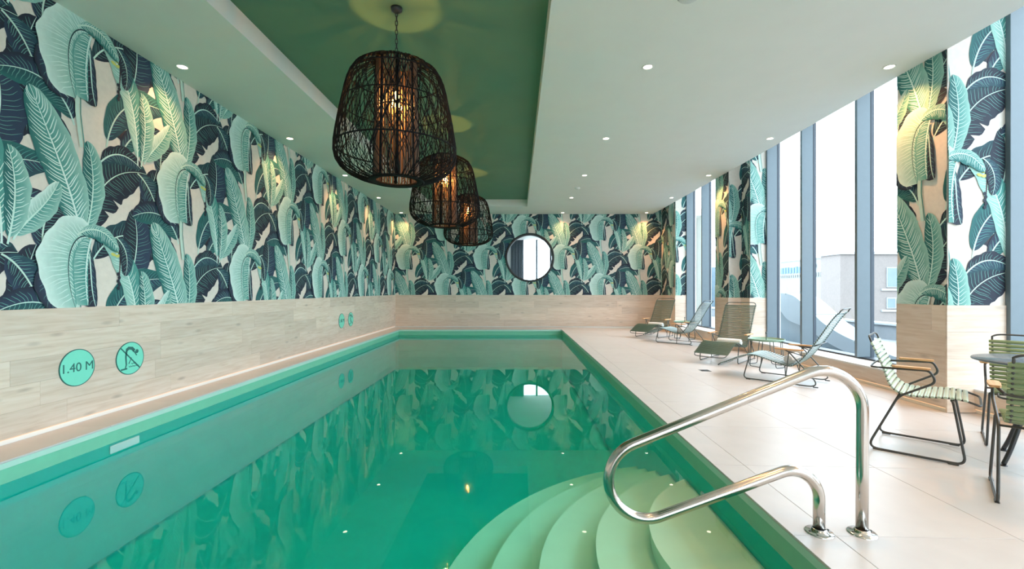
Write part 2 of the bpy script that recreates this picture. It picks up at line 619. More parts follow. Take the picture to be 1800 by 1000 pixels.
# ------------------------------------------------------------------ materials of the place
def wood_mat(name, c1, c2, c3):
    m, nt, b = new_mat(name)
    N, L = nt.nodes, nt.links
    tc = N.new('ShaderNodeTexCoord')
    oi = N.new('ShaderNodeObjectInfo')
    ml = N.new('ShaderNodeMath')
    ml.operation = 'MULTIPLY'
    ml.inputs[1].default_value = 37.0
    L.new(oi.outputs['Random'], ml.inputs[0])
    cx = N.new('ShaderNodeCombineXYZ')
    for k in range(3):
        L.new(ml.outputs[0], cx.inputs[k])
    ad = N.new('ShaderNodeVectorMath')
    L.new(tc.outputs['Object'], ad.inputs[0])
    L.new(cx.outputs[0], ad.inputs[1])
    mp = N.new('ShaderNodeMapping')
    mp.inputs['Scale'].default_value = (1.2, 14, 14)      # grain runs along local x
    L.new(ad.outputs[0], mp.inputs['Vector'])
    nz = N.new('ShaderNodeTexNoise')
    nz.inputs['Scale'].default_value = 2.4
    nz.inputs['Detail'].default_value = 6
    nz.inputs['Distortion'].default_value = .5
    L.new(mp.outputs['Vector'], nz.inputs['Vector'])
    cr = N.new('ShaderNodeValToRGB')
    e = cr.color_ramp.elements
    e[0].position, e[0].color = .28, c1
    e[1].position, e[1].color = .66, c3
    e2 = e.new(.45)
    e2.color = c2
    L.new(nz.outputs['Fac'], cr.inputs['Fac'])
    # a few knots
    mp2 = N.new('ShaderNodeMapping')
    mp2.inputs['Scale'].default_value = (2.2, 7, 7)
    L.new(ad.outputs[0], mp2.inputs['Vector'])
    vo = N.new('ShaderNodeTexVoronoi')
    vo.inputs['Scale'].default_value = .9
    L.new(mp2.outputs['Vector'], vo.inputs['Vector'])
    kn = N.new('ShaderNodeMapRange')
    kn.inputs['From Min'].default_value = .04
    kn.inputs['From Max'].default_value = .16
    kn.inputs['To Min'].default_value = .72
    kn.inputs['To Max'].default_value = 1.0
    L.new(vo.outputs['Distance'], kn.inputs['Value'])
    tone = N.new('ShaderNodeMapRange')
    tone.inputs['To Min'].default_value = .88
    tone.inputs['To Max'].default_value = 1.06
    L.new(oi.outputs['Random'], tone.inputs['Value'])
    mu = N.new('ShaderNodeMath')
    mu.operation = 'MULTIPLY'
    L.new(kn.outputs['Result'], mu.inputs[0])
    L.new(tone.outputs['Result'], mu.inputs[1])
    sc = N.new('ShaderNodeVectorMath')
    sc.operation = 'SCALE'
    L.new(cr.outputs['Color'], sc.inputs[0])
    L.new(mu.outputs[0], sc.inputs['Scale'])
    L.new(sc.outputs[0], b.inputs['Base Color'])
    b.inputs['Roughness'].default_value = .55
    b.inputs['Specular IOR Level'].default_value = .3
    bp = N.new('ShaderNodeBump')
    bp.inputs['Strength'].default_value = .12
    bp.inputs['Distance'].default_value = .004
    L.new(nz.outputs['Fac'], bp.inputs['Height'])
    L.new(bp.outputs['Normal'], b.inputs['Normal'])


wood_mat('oak_plank', srgb(210, 188, 168), srgb(220, 200, 181), srgb(227, 210, 194))
wood_mat('oak_arm', srgb(186, 138, 92), srgb(204, 156, 108), srgb(218, 174, 128))
plain('plaster_white', srgb(228, 228, 222), .75, var=.012, scale=3)
plain('coffer_green', srgb(92, 132, 106), .7, var=.03, scale=2.5)
plain('deck_tile', srgb(204, 200, 197), .36, var=.03, scale=5, rand=.022, spec=.4)
plain('grout', srgb(206, 202, 198), .8, var=.05)
plain('sill_white', srgb(214, 214, 211), .45, var=.015)
plain('rim_mint', srgb(186, 222, 206), .35, var=.02)
plain('liner_green', srgb(196, 242, 236), .4, var=.025, scale=4)
plain('band_green', srgb(124, 198, 166), .4, var=.02)
plain('liner_step', srgb(208, 228, 192), .45, var=.025, scale=5)
plain('frame_grey', srgb(100, 114, 122), .42, var=.02, spec=.5)
plain('frame_dark', srgb(52, 62, 74), .5, var=.03)
plain('dark_panel', srgb(92, 104, 114), .5, var=.05)
plain('steel', srgb(205, 198, 190), .16, metal=1.0, var=.03, scale=3)
plain('black_metal', srgb(40, 42, 44), .4, var=.08)
plain('chair_metal', srgb(66, 66, 63), .42, var=.06)
plain('grey_wire', srgb(84, 90, 88), .42, metal=.3, var=.08)
plain('rattan', srgb(20, 19, 19), .8, var=.2, scale=30, spec=.2)
plain('cane_inner_lit', srgb(104, 76, 54), .6, var=.15, scale=30)  # lit copy of the rattan: lamp glow put into the lighter colour
plain('slat_forest', srgb(92, 114, 102), .28, var=.05, rand=.05, spec=.6)
plain('slat_mint', srgb(190, 206, 184), .32, var=.04, rand=.04)
plain('slat_olive', srgb(128, 144, 104), .32, var=.05, rand=.06)
plain('table_green', srgb(118, 152, 130), .3, var=.04)
plain('table_slate', srgb(96, 110, 124), .25, var=.04)
plain('towel', srgb(240, 240, 238), .9, var=.05, scale=120, bump=.3)
plain('sign_mint', srgb(126, 222, 196), .3, var=.015)
plain('sign_ink', srgb(40, 104, 96), .5, var=.03)
plain('chrome', srgb(220, 220, 218), .12, metal=1, var=.02)
plain('out_white', srgb(134, 138, 140), .8, var=.04, scale=2)
plain('out_brick', srgb(122, 114, 110), .85, var=.06, scale=6)
plain('out_glass', srgb(96, 112, 122), .25, var=.06, scale=1.5)
plain('out_frame', srgb(146, 150, 152), .6, var=.03)
plain('out_roof', srgb(120, 124, 128), .8, var=.08, scale=3)
plain('out_shell', srgb(126, 136, 144), .35, var=.03, scale=2)
plain('out_blue', srgb(92, 124, 160), .6, var=.03)
plain('out_lettergrey', srgb(120, 124, 124), .6, var=.03)
plain('out_twig', srgb(120, 112, 96), .8, var=.1)
plain('ground_grey', srgb(100, 102, 102), .9, var=.08, scale=.4)
emit('downlight_glow', (1.0, .86, .68), 9.0)
emit('strip_glow', (1.0, .54, .26), .95)
emit('filament', (1.0, .50, .16), 60.0)

m, nt, b = new_mat('mirror_glass')
b.inputs['Metallic'].default_value = 1
b.inputs['Roughness'].default_value = .01
b.inputs['Base Color'].default_value = (.86, .89, .90, 1)


def thin_glass(name, tint, rough=.0, ior=1.45):
    m = bpy.data.materials.new(name)
    m.use_nodes = True
    nt = m.node_tree
    nt.nodes.clear()
    o = nt.nodes.new('ShaderNodeOutputMaterial')
    t = nt.nodes.new('ShaderNodeBsdfTransparent')
    t.inputs['Color'].default_value = (*tint, 1)
    g = nt.nodes.new('ShaderNodeBsdfGlossy')
    g.inputs['Roughness'].default_value = rough
    f = nt.nodes.new('ShaderNodeFresnel')
    f.inputs['IOR'].default_value = ior
    x = nt.nodes.new('ShaderNodeMixShader')
    ge = nt.nodes.new('ShaderNodeNewGeometry')       # reflect on the outer face only: no false total reflection inside the sheet
    iv = nt.nodes.new('ShaderNodeMath')
    iv.operation = 'SUBTRACT'
    iv.inputs[0].default_value = 1.0
    nt.links.new(ge.outputs['Backfacing'], iv.inputs[1])
    mu = nt.nodes.new('ShaderNodeMath')
    mu.operation = 'MULTIPLY'
    nt.links.new(f.outputs[0], mu.inputs[0])
    nt.links.new(iv.outputs[0], mu.inputs[1])
    nt.links.new(mu.outputs[0], x.inputs[0])
    nt.links.new(t.outputs[0], x.inputs[1])
    nt.links.new(g.outputs[0], x.inputs[2])
    nt.links.new(x.outputs[0], o.inputs['Surface'])
    MATS[name] = m
    return m, nt, o, g


thin_glass('window_glass', (.97, .99, .99), ior=1.2)
m, nt, o, g = thin_glass('bulb_glass', (1.0, .80, .52), ior=1.35)
em = nt.nodes.new('ShaderNodeEmission')                 # the lit amber glass glows
em.inputs['Color'].default_value = (1.0, .42, .12, 1)
em.inputs['Strength'].default_value = .55
ad = nt.nodes.new('ShaderNodeAddShader')
src = o.inputs['Surface'].links[0].from_socket
nt.links.new(src, ad.inputs[0])
nt.links.new(em.outputs[0], ad.inputs[1])
nt.links.new(ad.outputs[0], o.inputs['Surface'])

# water: reflecting surface over an absorbing green body
m, nt, o, g = thin_glass('water_surface', (1, 1, 1), ior=1.333)
tc = nt.nodes.new('ShaderNodeTexCoord')
nz = nt.nodes.new('ShaderNodeTexNoise')
nz.inputs['Scale'].default_value = 1.6
nz.inputs['Detail'].default_value = 2
nt.links.new(tc.outputs['Object'], nz.inputs['Vector'])
bp = nt.nodes.new('ShaderNodeBump')
bp.inputs['Strength'].default_value = .004
bp.inputs['Distance'].default_value = .02
nt.links.new(nz.outputs['Fac'], bp.inputs['Height'])
nt.links.new(bp.outputs['Normal'], g.inputs['Normal'])
va = nt.nodes.new('ShaderNodeVolumeAbsorption')
va.inputs['Color'].default_value = (.0, .985, .985, 1)
va.inputs['Density'].default_value = .48
nt.links.new(va.outputs[0], o.inputs['Volume'])
m = bpy.data.materials.new('water_side')
m.use_nodes = True
m.node_tree.nodes.clear()
o = m.node_tree.nodes.new('ShaderNodeOutputMaterial')
t = m.node_tree.nodes.new('ShaderNodeBsdfTransparent')
va = m.node_tree.nodes.new('ShaderNodeVolumeAbsorption')
va.inputs['Color'].default_value = (.0, .985, .985, 1)
va.inputs['Density'].default_value = .48
m.node_tree.links.new(t.outputs[0], o.inputs['Surface'])
m.node_tree.links.new(va.outputs[0], o.inputs['Volume'])
MATS['water_side'] = m

# ------------------------------------------------------------------ dimensions (metres; camera at the origin, looking along +y)
XL, XW = -3.98, 5.0          # left wall, window plane
YB, YF = 14.8, -7.4          # far wall, wall behind the camera
ZC, ZCOF, ZTOP = 3.674, 3.884, 4.3
WAIN = 1.045                 # top of the wood cladding
PX0, PX1, PY0, PY1 = -3.6, 1.35, 1.3, 13.9
ZW, ZPF = -.165, -1.15       # water level, pool floor
XIN, XPL = 4.41, 4.69        # column faces / ceiling edge, plinth face
SLOPE_END = 5.3

# ------------------------------------------------------------------ floor: deck tiles on a bed
T = .9
fl = MB()
xa_, xb_ = PX1 + .1, 5.35
za_, zb_ = deck_z(xa_) - .008, deck_z(xb_) - .008
fl.add([(xa_, YF, -1.5), (xb_, YF, -1.5), (xb_, YB, -1.5), (xa_, YB, -1.5), (xa_, YF, za_), (xb_, YF, zb_), (xb_, YB, zb_), (xa_, YB, za_)],
       [(0, 3, 2, 1), (4, 5, 6, 7), (0, 1, 5, 4), (1, 2, 6, 5), (2, 3, 7, 6), (3, 0, 4, 7)])
fl.box(XL, PX0 - .1, YF, YB, -1.5, -.008)
fl.box(PX0 - .1, PX1 + .1, PY1 + .1, YB, -1.5, -.008)
fl.box(PX0 - .1, PX1 + .1, YF, PY0 - .1, -1.5, -.008)
floor = fl.build('floor', 'grout')
tag(floor, 'pale stone tiled pool deck falling slightly towards the windows', 'floor', kind='structure')


def tile(x0, x1, y0, y1):
    if x1 - x0 < .02 or y1 - y0 < .02: return
    g = .0009
    x0, x1, y0, y1 = x0 + g, x1 - g, y0 + g, y1 - g
    c = .0015
    vs = []
    for z, e in ((-.013, 0), (-.003, 0), (0, c)):
        for (x, y) in ((x0 + e, y0 + e), (x1 - e, y0 + e), (x1 - e, y1 - e), (x0 + e, y1 - e)):
            vs.append((x, y, z + deck_z(x)))
    fs = [(8, 9, 10, 11)]
    for k in (0, 4):
        for i in range(4):
            j = (i + 1) % 4
            fs.append((k + i, k + j, k + 4 + j, k + 4 + i))
    cx, cy = (x0 + x1) / 2, (y0 + y1) / 2
    mb = MB().add([(v[0] - cx, v[1] - cy, v[2]) for v in vs], fs)
    o = mb.build('tile', 'deck_tile', floor)
    o.location = (cx, cy, 0)


xs = [PX1, 1.56] + [1.56 + T * k for k in range(1, 4)] + [5.0]
ys = [YF] + [2.23 + T * k for k in range(-10, 14)] + [YB]
ys = [y for y in ys if YF <= y <= YB]
for i in range(len(xs) - 1):
    for j in range(len(ys) - 1):
        tile(xs[i], xs[i + 1], ys[j], ys[j + 1])
for j in range(len(ys) - 1):                       # ledge along the left wall
    tile(XL, PX0, ys[j], ys[j + 1])
xb = [PX0] + [PX0 + .66 + T * k for k in range(5)] + [PX1]
for i in range(len(xb) - 1):                       # far end and the deck behind the camera
    tile(xb[i], xb[i + 1], PY1, YB)
    for j in range(len(ys) - 1):
        if ys[j] < PY0 - .05:
            tile(xb[i], xb[i + 1], ys[j], min(ys[j + 1], PY0))

# ------------------------------------------------------------------ pool
pool = thing('pool', 'long rectangular green lined swimming pool with round corner steps', 'pool', kind='structure')
mb = MB()
t_ = .08
ZR = -.055
mb.box(PX0 - .10, PX0 - .03, PY0 - .1, PY1 + .1, ZPF, ZR)
mb.build('side_wall', 'liner_green', pool)
MB().box(PX1 + .012, PX1 + .10, PY0 - .1, PY1 + .1, ZPF, ZR).build('side_wall', 'liner_green', pool)
MB().box(PX0 - .03, PX1 + .012, PY1 + .02, PY1 + .1, ZPF, ZR).build('end_wall', 'liner_green', pool)
MB().box(PX0 - .03, PX1 + .012, PY0 - .1, PY0 - .02, ZPF, ZR).build('end_wall', 'liner_green', pool)
MB().box(PX0 - .1, PX1 + .1, PY0 - .1, PY1 + .1, ZPF - .1, ZPF).build('pool_floor', 'liner_green', pool)
MB().box(PX0 - .10, PX0, PY0 - .1, PY1 + .1, ZR, -.014).build('rim_band', 'rim_mint', pool)
MB().box(PX1, PX1 + .10, PY0 - .1, PY1 + .1, ZR, -.014).build('rim_band', 'rim_mint', pool)
MB().box(PX0, PX1, PY1, PY1 + .1, ZR, -.014).build('rim_band', 'rim_mint', pool)
MB().box(PX0, PX1, PY0 - .1, PY0, ZR, -.014).build('rim_band', 'rim_mint', pool)


# green waterline band between rim and water
ZB = ZW - .004
MB().box(PX0 - .031, PX0 - .026, PY0 - .02, PY1 + .02, ZB, ZR).build('waterline_band', 'band_green', pool)
MB().box(PX1 + .008, PX1 + .0125, PY0 - .02, PY1 + .02, ZB, ZR).build('waterline_band', 'band_green', pool)
MB().box(PX0 - .026, PX1 + .008, PY1 + .016, PY1 + .021, ZB, ZR).build('waterline_band', 'band_green', pool)
MB().box(PX0 - .026, PX1 + .008, PY0 - .021, PY0 - .016, ZB, ZR).build('waterline_band', 'band_green', pool)


def rect_clip(poly, x0, x1, y0, y1):
    P = [np.array(p, float) for p in poly]
    for ax, lim, sg in ((0, x0, -1), (0, x1, 1), (1, y0, -1), (1, y1, 1)):
        P = _clip(P, ax, lim, sg)
    return [tuple(p) for p in P]


SC = (2.02, 2.70)
steps = ((1.18, -.33), (1.52, -.45), (1.88, -.57), (2.22, -.69), (2.57, -.81))
for R, z in steps:
    poly = [(SC[0] + R * math.cos(2 * PI * k / 160), SC[1] + R * math.sin(2 * PI * k / 160)) for k in range(160)]
    poly = rect_clip(poly, PX0, PX1 + .01, PY0 - .015, PY1)
    zb = ZPF
    st = MB()
    st.prism(poly, zb + .001, z - .012)
    poly2 = [(SC[0] + (R + .012) * math.cos(2 * PI * k / 160), SC[1] + (R + .012) * math.sin(2 * PI * k / 160)) for k in range(160)]
    st.prism(rect_clip(poly2, PX0, PX1 + .01, PY0 - .015, PY1), z - .012, z)
    st.build('step', 'liner_step', pool)

MB().cbox(PX0 - .032, PX0 - .018, 4.05, 4.36, -.262, -.19, .004).build('skimmer_plate', 'sill_white', pool)
for (y, z) in ((3.30, -.30), (3.05, -.37), (4.0, -.52)):  # small white plates on the right pool wall below the water
    MB().cbox(PX1 - .004, PX1 + .014, y - .05, y + .05, z - .022, z + .022, .004).build('white_plate', 'sill_white', pool)

w = MB()
x0, x1, y0, y1 = PX0 - .029, PX1 + .011, PY0 - .019, PY1 + .019
w.box(x0, x1, y0, y1, ZPF + .002, ZW)
me = w.mesh('pool_water')
me.materials.append(MATS['water_surface'])
me.materials.append(MATS['water_side'])
for p in me.polygons:
    p.material_index = 0 if p.normal.z > .5 else 1
wat = put('pool_water', me, None)
tag(wat, 'still clear turquoise green water filling the pool', 'water', kind='stuff')


# ------------------------------------------------------------------ walls, wood cladding, wallpaper
PLANK_MESH = {}


def plank_mesh(L, H, t=.022):
    key = (round(L, 3), round(H, 3), t)
    if key not in PLANK_MESH:
        mb = MB()
        g, c = .0004, .001
        x0, x1, z0, z1 = g, L - g, g, H - g
        vs = []
        for y, e in ((0, 0), (-(t - c), 0), (-t, c)):
            for (x, z) in ((x0 + e, z0 + e), (x1 - e, z0 + e), (x1 - e, z1 - e), (x0 + e, z1 - e)):
                vs.append((x, y, z))
        fs = [(8, 9, 10, 11)]
        for k in (0, 4):
            for i in range(4):
                j = (i + 1) % 4
                fs.append((k + i, k + j, k + 4 + j, k + 4 + i))
        mb.add(vs, fs)
        me = mb.mesh('plank')
        me.materials.append(MATS['oak_plank'])
        PLANK_MESH[key] = me
    return PLANK_MESH[key]


def clad(parent, origin, rz, width, z0, z1, rows, L=1.5, seed=0, t=.022):
    """planks over a vertical rectangle; local x runs along the wall, face looks to local -y"""
    rnd = random.Random(seed)
    hh = (z1 - z0) / rows
    R = Matrix.Rotation(rz, 3, 'Z')
    for r in range(rows):
        cuts = [0.0]
        x = rnd.choice((.3, .5, .75, 1.0, 1.25)) * L
        while x < width - .05:
            cuts.append(x)
            x += L * rnd.choice((.8, 1.0, 1.0, 1.2))
        cuts.append(width)
        for a, b_ in zip(cuts[:-1], cuts[1:]):
            o = put('plank', plank_mesh(b_ - a, hh, t), None, parent)
            o.location = Vector(origin) + R @ Vector((a, 0, 0)) + Vector((0, 0, z0 + r * hh))
            o.rotation_euler = (0, 0, rz)


def strip(parent, p0, p1, out, w=.012):
    """LED strip tucked under the cladding, facing down so that only its glow on the deck shows"""
    p0, p1, out = Vector(p0), Vector(p1), Vector(out)
    h = Vector((0, 0, .003))
    q = [p0, p1, p1 + out * w, p0 + out * w]
    vs = q + [v + h for v in q]
    fs = [(0, 1, 2, 3), (4, 7, 6, 5), (0, 4, 5, 1), (1, 5, 6, 2), (2, 6, 7, 3), (3, 7, 4, 0)]
    if (p1 - p0).cross(out).z > 0:
        fs = [tuple(reversed(f)) for f in fs]
    MB().add(vs, fs).build('light_strip', 'strip_glow', parent)


GAP = .045                      # shadow gap under the cladding
# left wall
wl = MB().box(XL - .2, XL, YF, YB + .2, -.013, ZTOP).build('wall_left', 'plaster_white')
tag(wl, 'left wall with leaf print wallpaper above pale oak cladding', 'wall', kind='structure')
clad(wl, (XL, YF, 0), PI / 2, YB - YF, GAP, WAIN, 5, seed=11)
wallpaper(wl, (XL + .004, YF, WAIN), (0, 1, 0), (1, 0, 0), YB - YF, ZC - WAIN, YF - 4.10, WAIN - 1.42)
strip(wl, (XL + .004, YF + .05, .041), (XL + .004, YB - .05, .041), (1, 0, 0), .015)
strip(wl, (XL + .2, YB - .004, .041), (PX1, YB - .004, .041), (0, -1, 0), .015)
# far wall, pierced by a round window
RW = (.405, 2.26, .765)
wbm = MB()
nn = 96
ring, rect = [], []
rx0, rx1, rz0, rz1 = XL - .2, XW + .3, -.2, ZTOP
for k in range(nn):
    a = 2 * PI * k / nn
    c_, s_ = math.cos(a), math.sin(a)
    ring.append((RW[0] + RW[2] * c_, RW[1] + RW[2] * s_))
    tt = min((rx1 - RW[0]) / c_ if c_ > 1e-9 else 1e9, (rx0 - RW[0]) / c_ if c_ < -1e-9 else 1e9,
             (rz1 - RW[1]) / s_ if s_ > 1e-9 else 1e9, (rz0 - RW[1]) / s_ if s_ < -1e-9 else 1e9)
    rect.append((RW[0] + tt * c_, RW[1] + tt * s_))
for cx_, cz_ in ((rx0, rz0), (rx1, rz0), (rx1, rz1), (rx0, rz1)):       # snap the nearest boundary point to each corner
    k = min(range(nn), key=lambda q: (rect[q][0] - cx_) ** 2 + (rect[q][1] - cz_) ** 2)
    rect[k] = (cx_, cz_)
vs = [(x, YB, z) for x, z in ring] + [(x, YB, z) for x, z in rect] + [(x, YB + .2, z) for x, z in ring] + [(x, YB + .2, z) for x, z in rect]
fs = []
for k in range(nn):
    q = (k + 1) % nn
    fs += [(k, nn + k, nn + q, q), (2 * nn + k, 2 * nn + q, 3 * nn + q, 3 * nn + k), (k, q, 2 * nn + q, 2 * nn + k), (nn + k, 3 * nn + k, 3 * nn + q, nn + q)]
wb = wbm.add(vs, fs).build('wall_back', 'plaster_white')
tag(wb, 'far end wall with leaf print wallpaper, oak cladding and a round window', 'wall', kind='structure')
clad(wb, (XL + .022, YB, 0), 0, XPL - XL - .04, .03, WAIN, 5, seed=23)
wallpaper(wb, (XL, YB - .004, WAIN), (1, 0, 0), (0, -1, 0), XPL - XL, ZTOP - WAIN, XL - 1.43, WAIN - 2.25, hole=(RW[0] - XL, RW[1] - WAIN, RW[2]))
# round window and the glazed room behind it
rw = thing('window_7', 'round window with black frame in the far papered wall', 'window', (RW[0], YB, RW[1]), kind='structure')
rw.rotation_euler = (PI / 2, 0, 0)
MB().lathe([(.728, -.2), (.728, .03), (.738, .042), (.786, .042), (.795, .03), (.795, .004), (.763, .004), (.763, -.2)], 96).build('frame', 'black_metal', rw)
MB().lathe([(.0001, -.02), (.737, -.02), (.737, -.026), (.0001, -.026)], 72, smooth=False).build('pane', 'window_glass', rw)
YR = 22.4
ar = thing('wall_beyond', 'neighbouring room with pale ceiling and tall glazing seen through the round window', 'room', kind='structure')
MB().box(-4.2, 6.2, YB + .21, YR + .2, -.3, -.1).build('floor_slab', 'deck_tile', ar)
MB().box(-4.2, 6.2, YB + .21, YR + .2, ZC, ZC + .2).build('ceiling_slab', 'plaster_white', ar)
MB().box(-4.4, -4.2, YB + .21, YR + .2, -.3, ZC + .2).build('side_wall', 'plaster_white', ar)
MB().box(6.2, 6.4, YB + .21, YR + .2, -.3, ZC + .2).build('side_wall', 'plaster_white', ar)
MB().box(-4.2, -.30, YR, YR + .2, -.1, ZC).build('end_wall', 'plaster_white', ar)
for k in range(8):                                    # gathered dark curtain
    MB().tube([(-.28 + .075 * k, YR - .12 - .03 * (k % 2), -.08), (-.28 + .075 * k, YR - .12 - .03 * (k % 2), ZC - .02)], .046, 10).build('curtain_fold', 'dark_panel', ar)
wg = thing('window_8', 'tall glazing of the neighbouring room seen through the round window', 'window', kind='structure')
for x in (.25, .93, 1.62, 2.6, 3.6, 4.6, 5.6):
    MB().cbox(x - .02, x + .065, YR, YR + .12, -.1, ZC, .003).build('mullion', 'frame_dark', wg)
xs_ = [.25, .93, 1.62, 2.6, 3.6, 4.6, 5.6]
for a, c in zip(xs_[:-1], xs_[1:]):
    MB().box(a + .036, c - .001, YR + .05, YR + .06, -.1, ZC).build('pane', 'window_glass', wg)
# wall behind the camera
wr = MB().box(XL - .2, -.62, YF - .2, YF, -.2, ZTOP).build('wall_rear', 'plaster_white')
tag(wr, 'rear wall behind the viewer with leaf print wallpaper', 'wall', kind='structure')
wallpaper(wr, (-.62, YF + .004, WAIN), (-1, 0, 0), (0, 1, 0), -.62 - XL, ZC - WAIN, 0, 0)
clad(wr, (-.64, YF, 0), PI, -.64 - XL - .03, GAP, WAIN, 5, seed=5)
cr_ = MB().box(-.62, .26, YF - .2, YF + .3, -.02, ZC).build('column', 'dark_panel')
tag(cr_, 'dark panelled pier beside the rear glazing', 'column', kind='structure')


def mullion(parent, x0, x1, y0, y1, z0, z1, gx=None):
    o = MB().cbox(x0, x1, y0, y1, z0, z1, .003).build('mullion', 'frame_grey', parent)
    return o


# rear glazing, out of view, added to bring daylight in from behind
w0 = thing('window_6', 'unseen full height glazing added behind the viewer for daylight', 'window', kind='structure')
for x in (.27, .93, 1.7, 2.6, 3.5, 4.4, 5.1):
    MB().cbox(x, x + .035, YF - .12, YF, .1, ZTOP - .1, .003).build('mullion', 'frame_dark', w0)
MB().box(.26, 5.3, YF - .12, YF + .02, -.1, .1).build('sill', 'frame_dark', w0)
MB().box(.26, 5.3, YF - .12, YF + .02, ZC - .04, ZTOP).build('head_rail', 'frame_dark', w0)
xs_ = [.26, .93, 1.7, 2.6, 3.5, 4.4, 5.1]
for a, c in zip(xs_[:-1], xs_[1:]):
    MB().box(a + .036, c - .001, YF - .07, YF - .06, .1, ZC - .04).build('pane', 'window_glass', w0)

# columns between the window bays: A stage (deep) and B stage (shallow, towards the viewer)
def column(y0, y1, yb, label, seed, top=ZTOP):
    c = thing('column', label, 'column', kind='structure')
    MB().box(XIN, XW + .3, y0, y1, -.1, top).build('core', 'plaster_white', c)
    # inner face
    wallpaper(c, (XIN - .003, y1, WAIN), (0, -1, 0), (-1, 0, 0), y1 - y0, ZC - WAIN, -y1 + 4.98, WAIN - 2.75)
    clad(c, (XIN, y1, 0), -PI / 2, y1 - y0, -.010, WAIN, 4, seed=seed, t=.018)
    strip(c, (XIN - .003, y0 + .01, deck_z(XIN) + .041), (XIN - .003, y1 - .01, deck_z(XIN) + .041), (-1, 0, 0))
    xb_ = XPL - .005 if yb is not None else XW
    wallpaper(c, (XIN, y0 - .003, WAIN), (1, 0, 0), (0, -1, 0), xb_ - XIN, top - WAIN, XIN - 4.36, WAIN - 2.25)
    clad(c, (XIN - .018, y0, 0), 0, xb_ - XIN + .018, -.052, WAIN, 4, seed=seed + 1, t=.018)
    if yb is not None:
        MB().box(xb_, XW + .3, yb, y0, -.1, top).build('core', 'plaster_white', c)
        wallpaper(c, (xb_ - .003, y0, WAIN), (0, -1, 0), (-1, 0, 0), y0 - yb, top - WAIN, -y0 + 9.9, WAIN - 2.6)
        wallpaper(c, (xb_, yb - .003, WAIN), (1, 0, 0), (0, -1, 0), XW - xb_, top - WAIN, xb_ - 4.86, WAIN - 2.5)
        clad(c, (xb_, y0 - .02, 0), -PI / 2, y0 - yb - .02, -.04, WAIN, 4, seed=seed + 2, t=.018)
        clad(c, (xb_ - .018, yb, 0), 0, XW - xb_ + .018, -.055, WAIN, 4, seed=seed + 3, t=.018)
    return c


column(4.67, 5.277, None, 'nearest leaf papered column beside the dining chairs', 40)
column(9.50, 10.12, 9.164, 'stepped leaf papered column behind the second pair of loungers', 50)
column(-.16, .45, None, 'leaf papered column level with the viewer, out of frame', 60)
column(-5.0, -4.4, None, 'leaf papered column behind the viewer, out of frame', 70)

# short return wall at the far end
rt = MB().box(XPL, XW + .3, 13.5, YB, -.1, ZTOP).build('wall_right', 'plaster_white')
tag(rt, 'short leaf papered return wall in the far right corner', 'wall', kind='structure')
wallpaper(rt, (XPL - .003, YB, WAIN), (0, -1, 0), (-1, 0, 0), YB - 13.5, ZTOP - WAIN, 0.2, WAIN - 2.6)
wallpaper(rt, (XPL, 13.5 - .003, WAIN), (1, 0, 0), (0, -1, 0), XW - XPL, ZTOP - WAIN, .1, WAIN - 2.4)
clad(rt, (XPL, YB - .03, 0), -PI / 2, YB - 13.5 - .03, -.04, WAIN, 5, seed=80, t=.018)
clad(rt, (XPL - .018, 13.5, 0), 0, XW - XPL + .018, -.06, WAIN, 5, seed=81, t=.018)

# window bays on the right
bays = [
    (1, 5.277, 9.164, (5.30, 6.70, 8.00, 9.11), 'tall window bay behind the two nearer loungers'),
    (2, 10.12, 13.5, (10.14, 11.20, 12.33, 13.45), 'tall window bay behind the two far loungers'),
    (3, .45, 4.67, (.47, 1.80, 3.20, 4.615), 'tall window bay in front of the nearest column'),
    (4, -4.4, -.16, (-4.38, -3.0, -1.6, -.215), 'tall window bay behind the viewer'),
    (5, YF, -5.0, (-7.35, -6.2, -5.06), 'narrow window bay at the rear corner'),
]
for n_, ya, yb, mul, lab in bays:
    wn = thing('window_%d' % n_, lab, 'window', kind='structure')
    lo = thing('wall_right', 'low oak clad plinth with white sill under the ' + lab, 'wall', kind='structure')
    MB().box(XPL, XW + .3, ya, yb, -.12, .165).build('core', 'plaster_white', lo)
    clad(lo, (XPL, yb, 0), -PI / 2, yb - ya, -.015, .165, 1, L=1.8, seed=90 + n_, t=.018)
    strip(lo, (XPL - .003, ya + .02, deck_z(XPL) + .041), (XPL - .003, yb - .02, deck_z(XPL) + .041), (-1, 0, 0))
    MB().cbox(XPL - .025, XW + .22, ya + .001, yb - .001, .1651, .19, .004).build('sill_board', 'sill_white', lo)
    for y in mul:
        mo = MB().cbox(XW, XW + .20, y, y + .05, .215, ZTOP, .003).build('mullion', 'frame_grey', wn)
        MB().box(XW + .2005, XW + .25, y - .004, y + .054, .215, ZTOP).build('gasket', 'frame_dark', mo)
    MB().box(XW + .06, XW + .25, ya, yb, .1905, .215).build('bottom_rail', 'frame_dark', wn)
    ed = list(mul)
    for a, c in zip(ed[:-1], ed[1:]):
        MB().box(XW + .223, XW + .229, a + .055, c - .005, .216, ZTOP).build('pane', 'window_glass', wn)

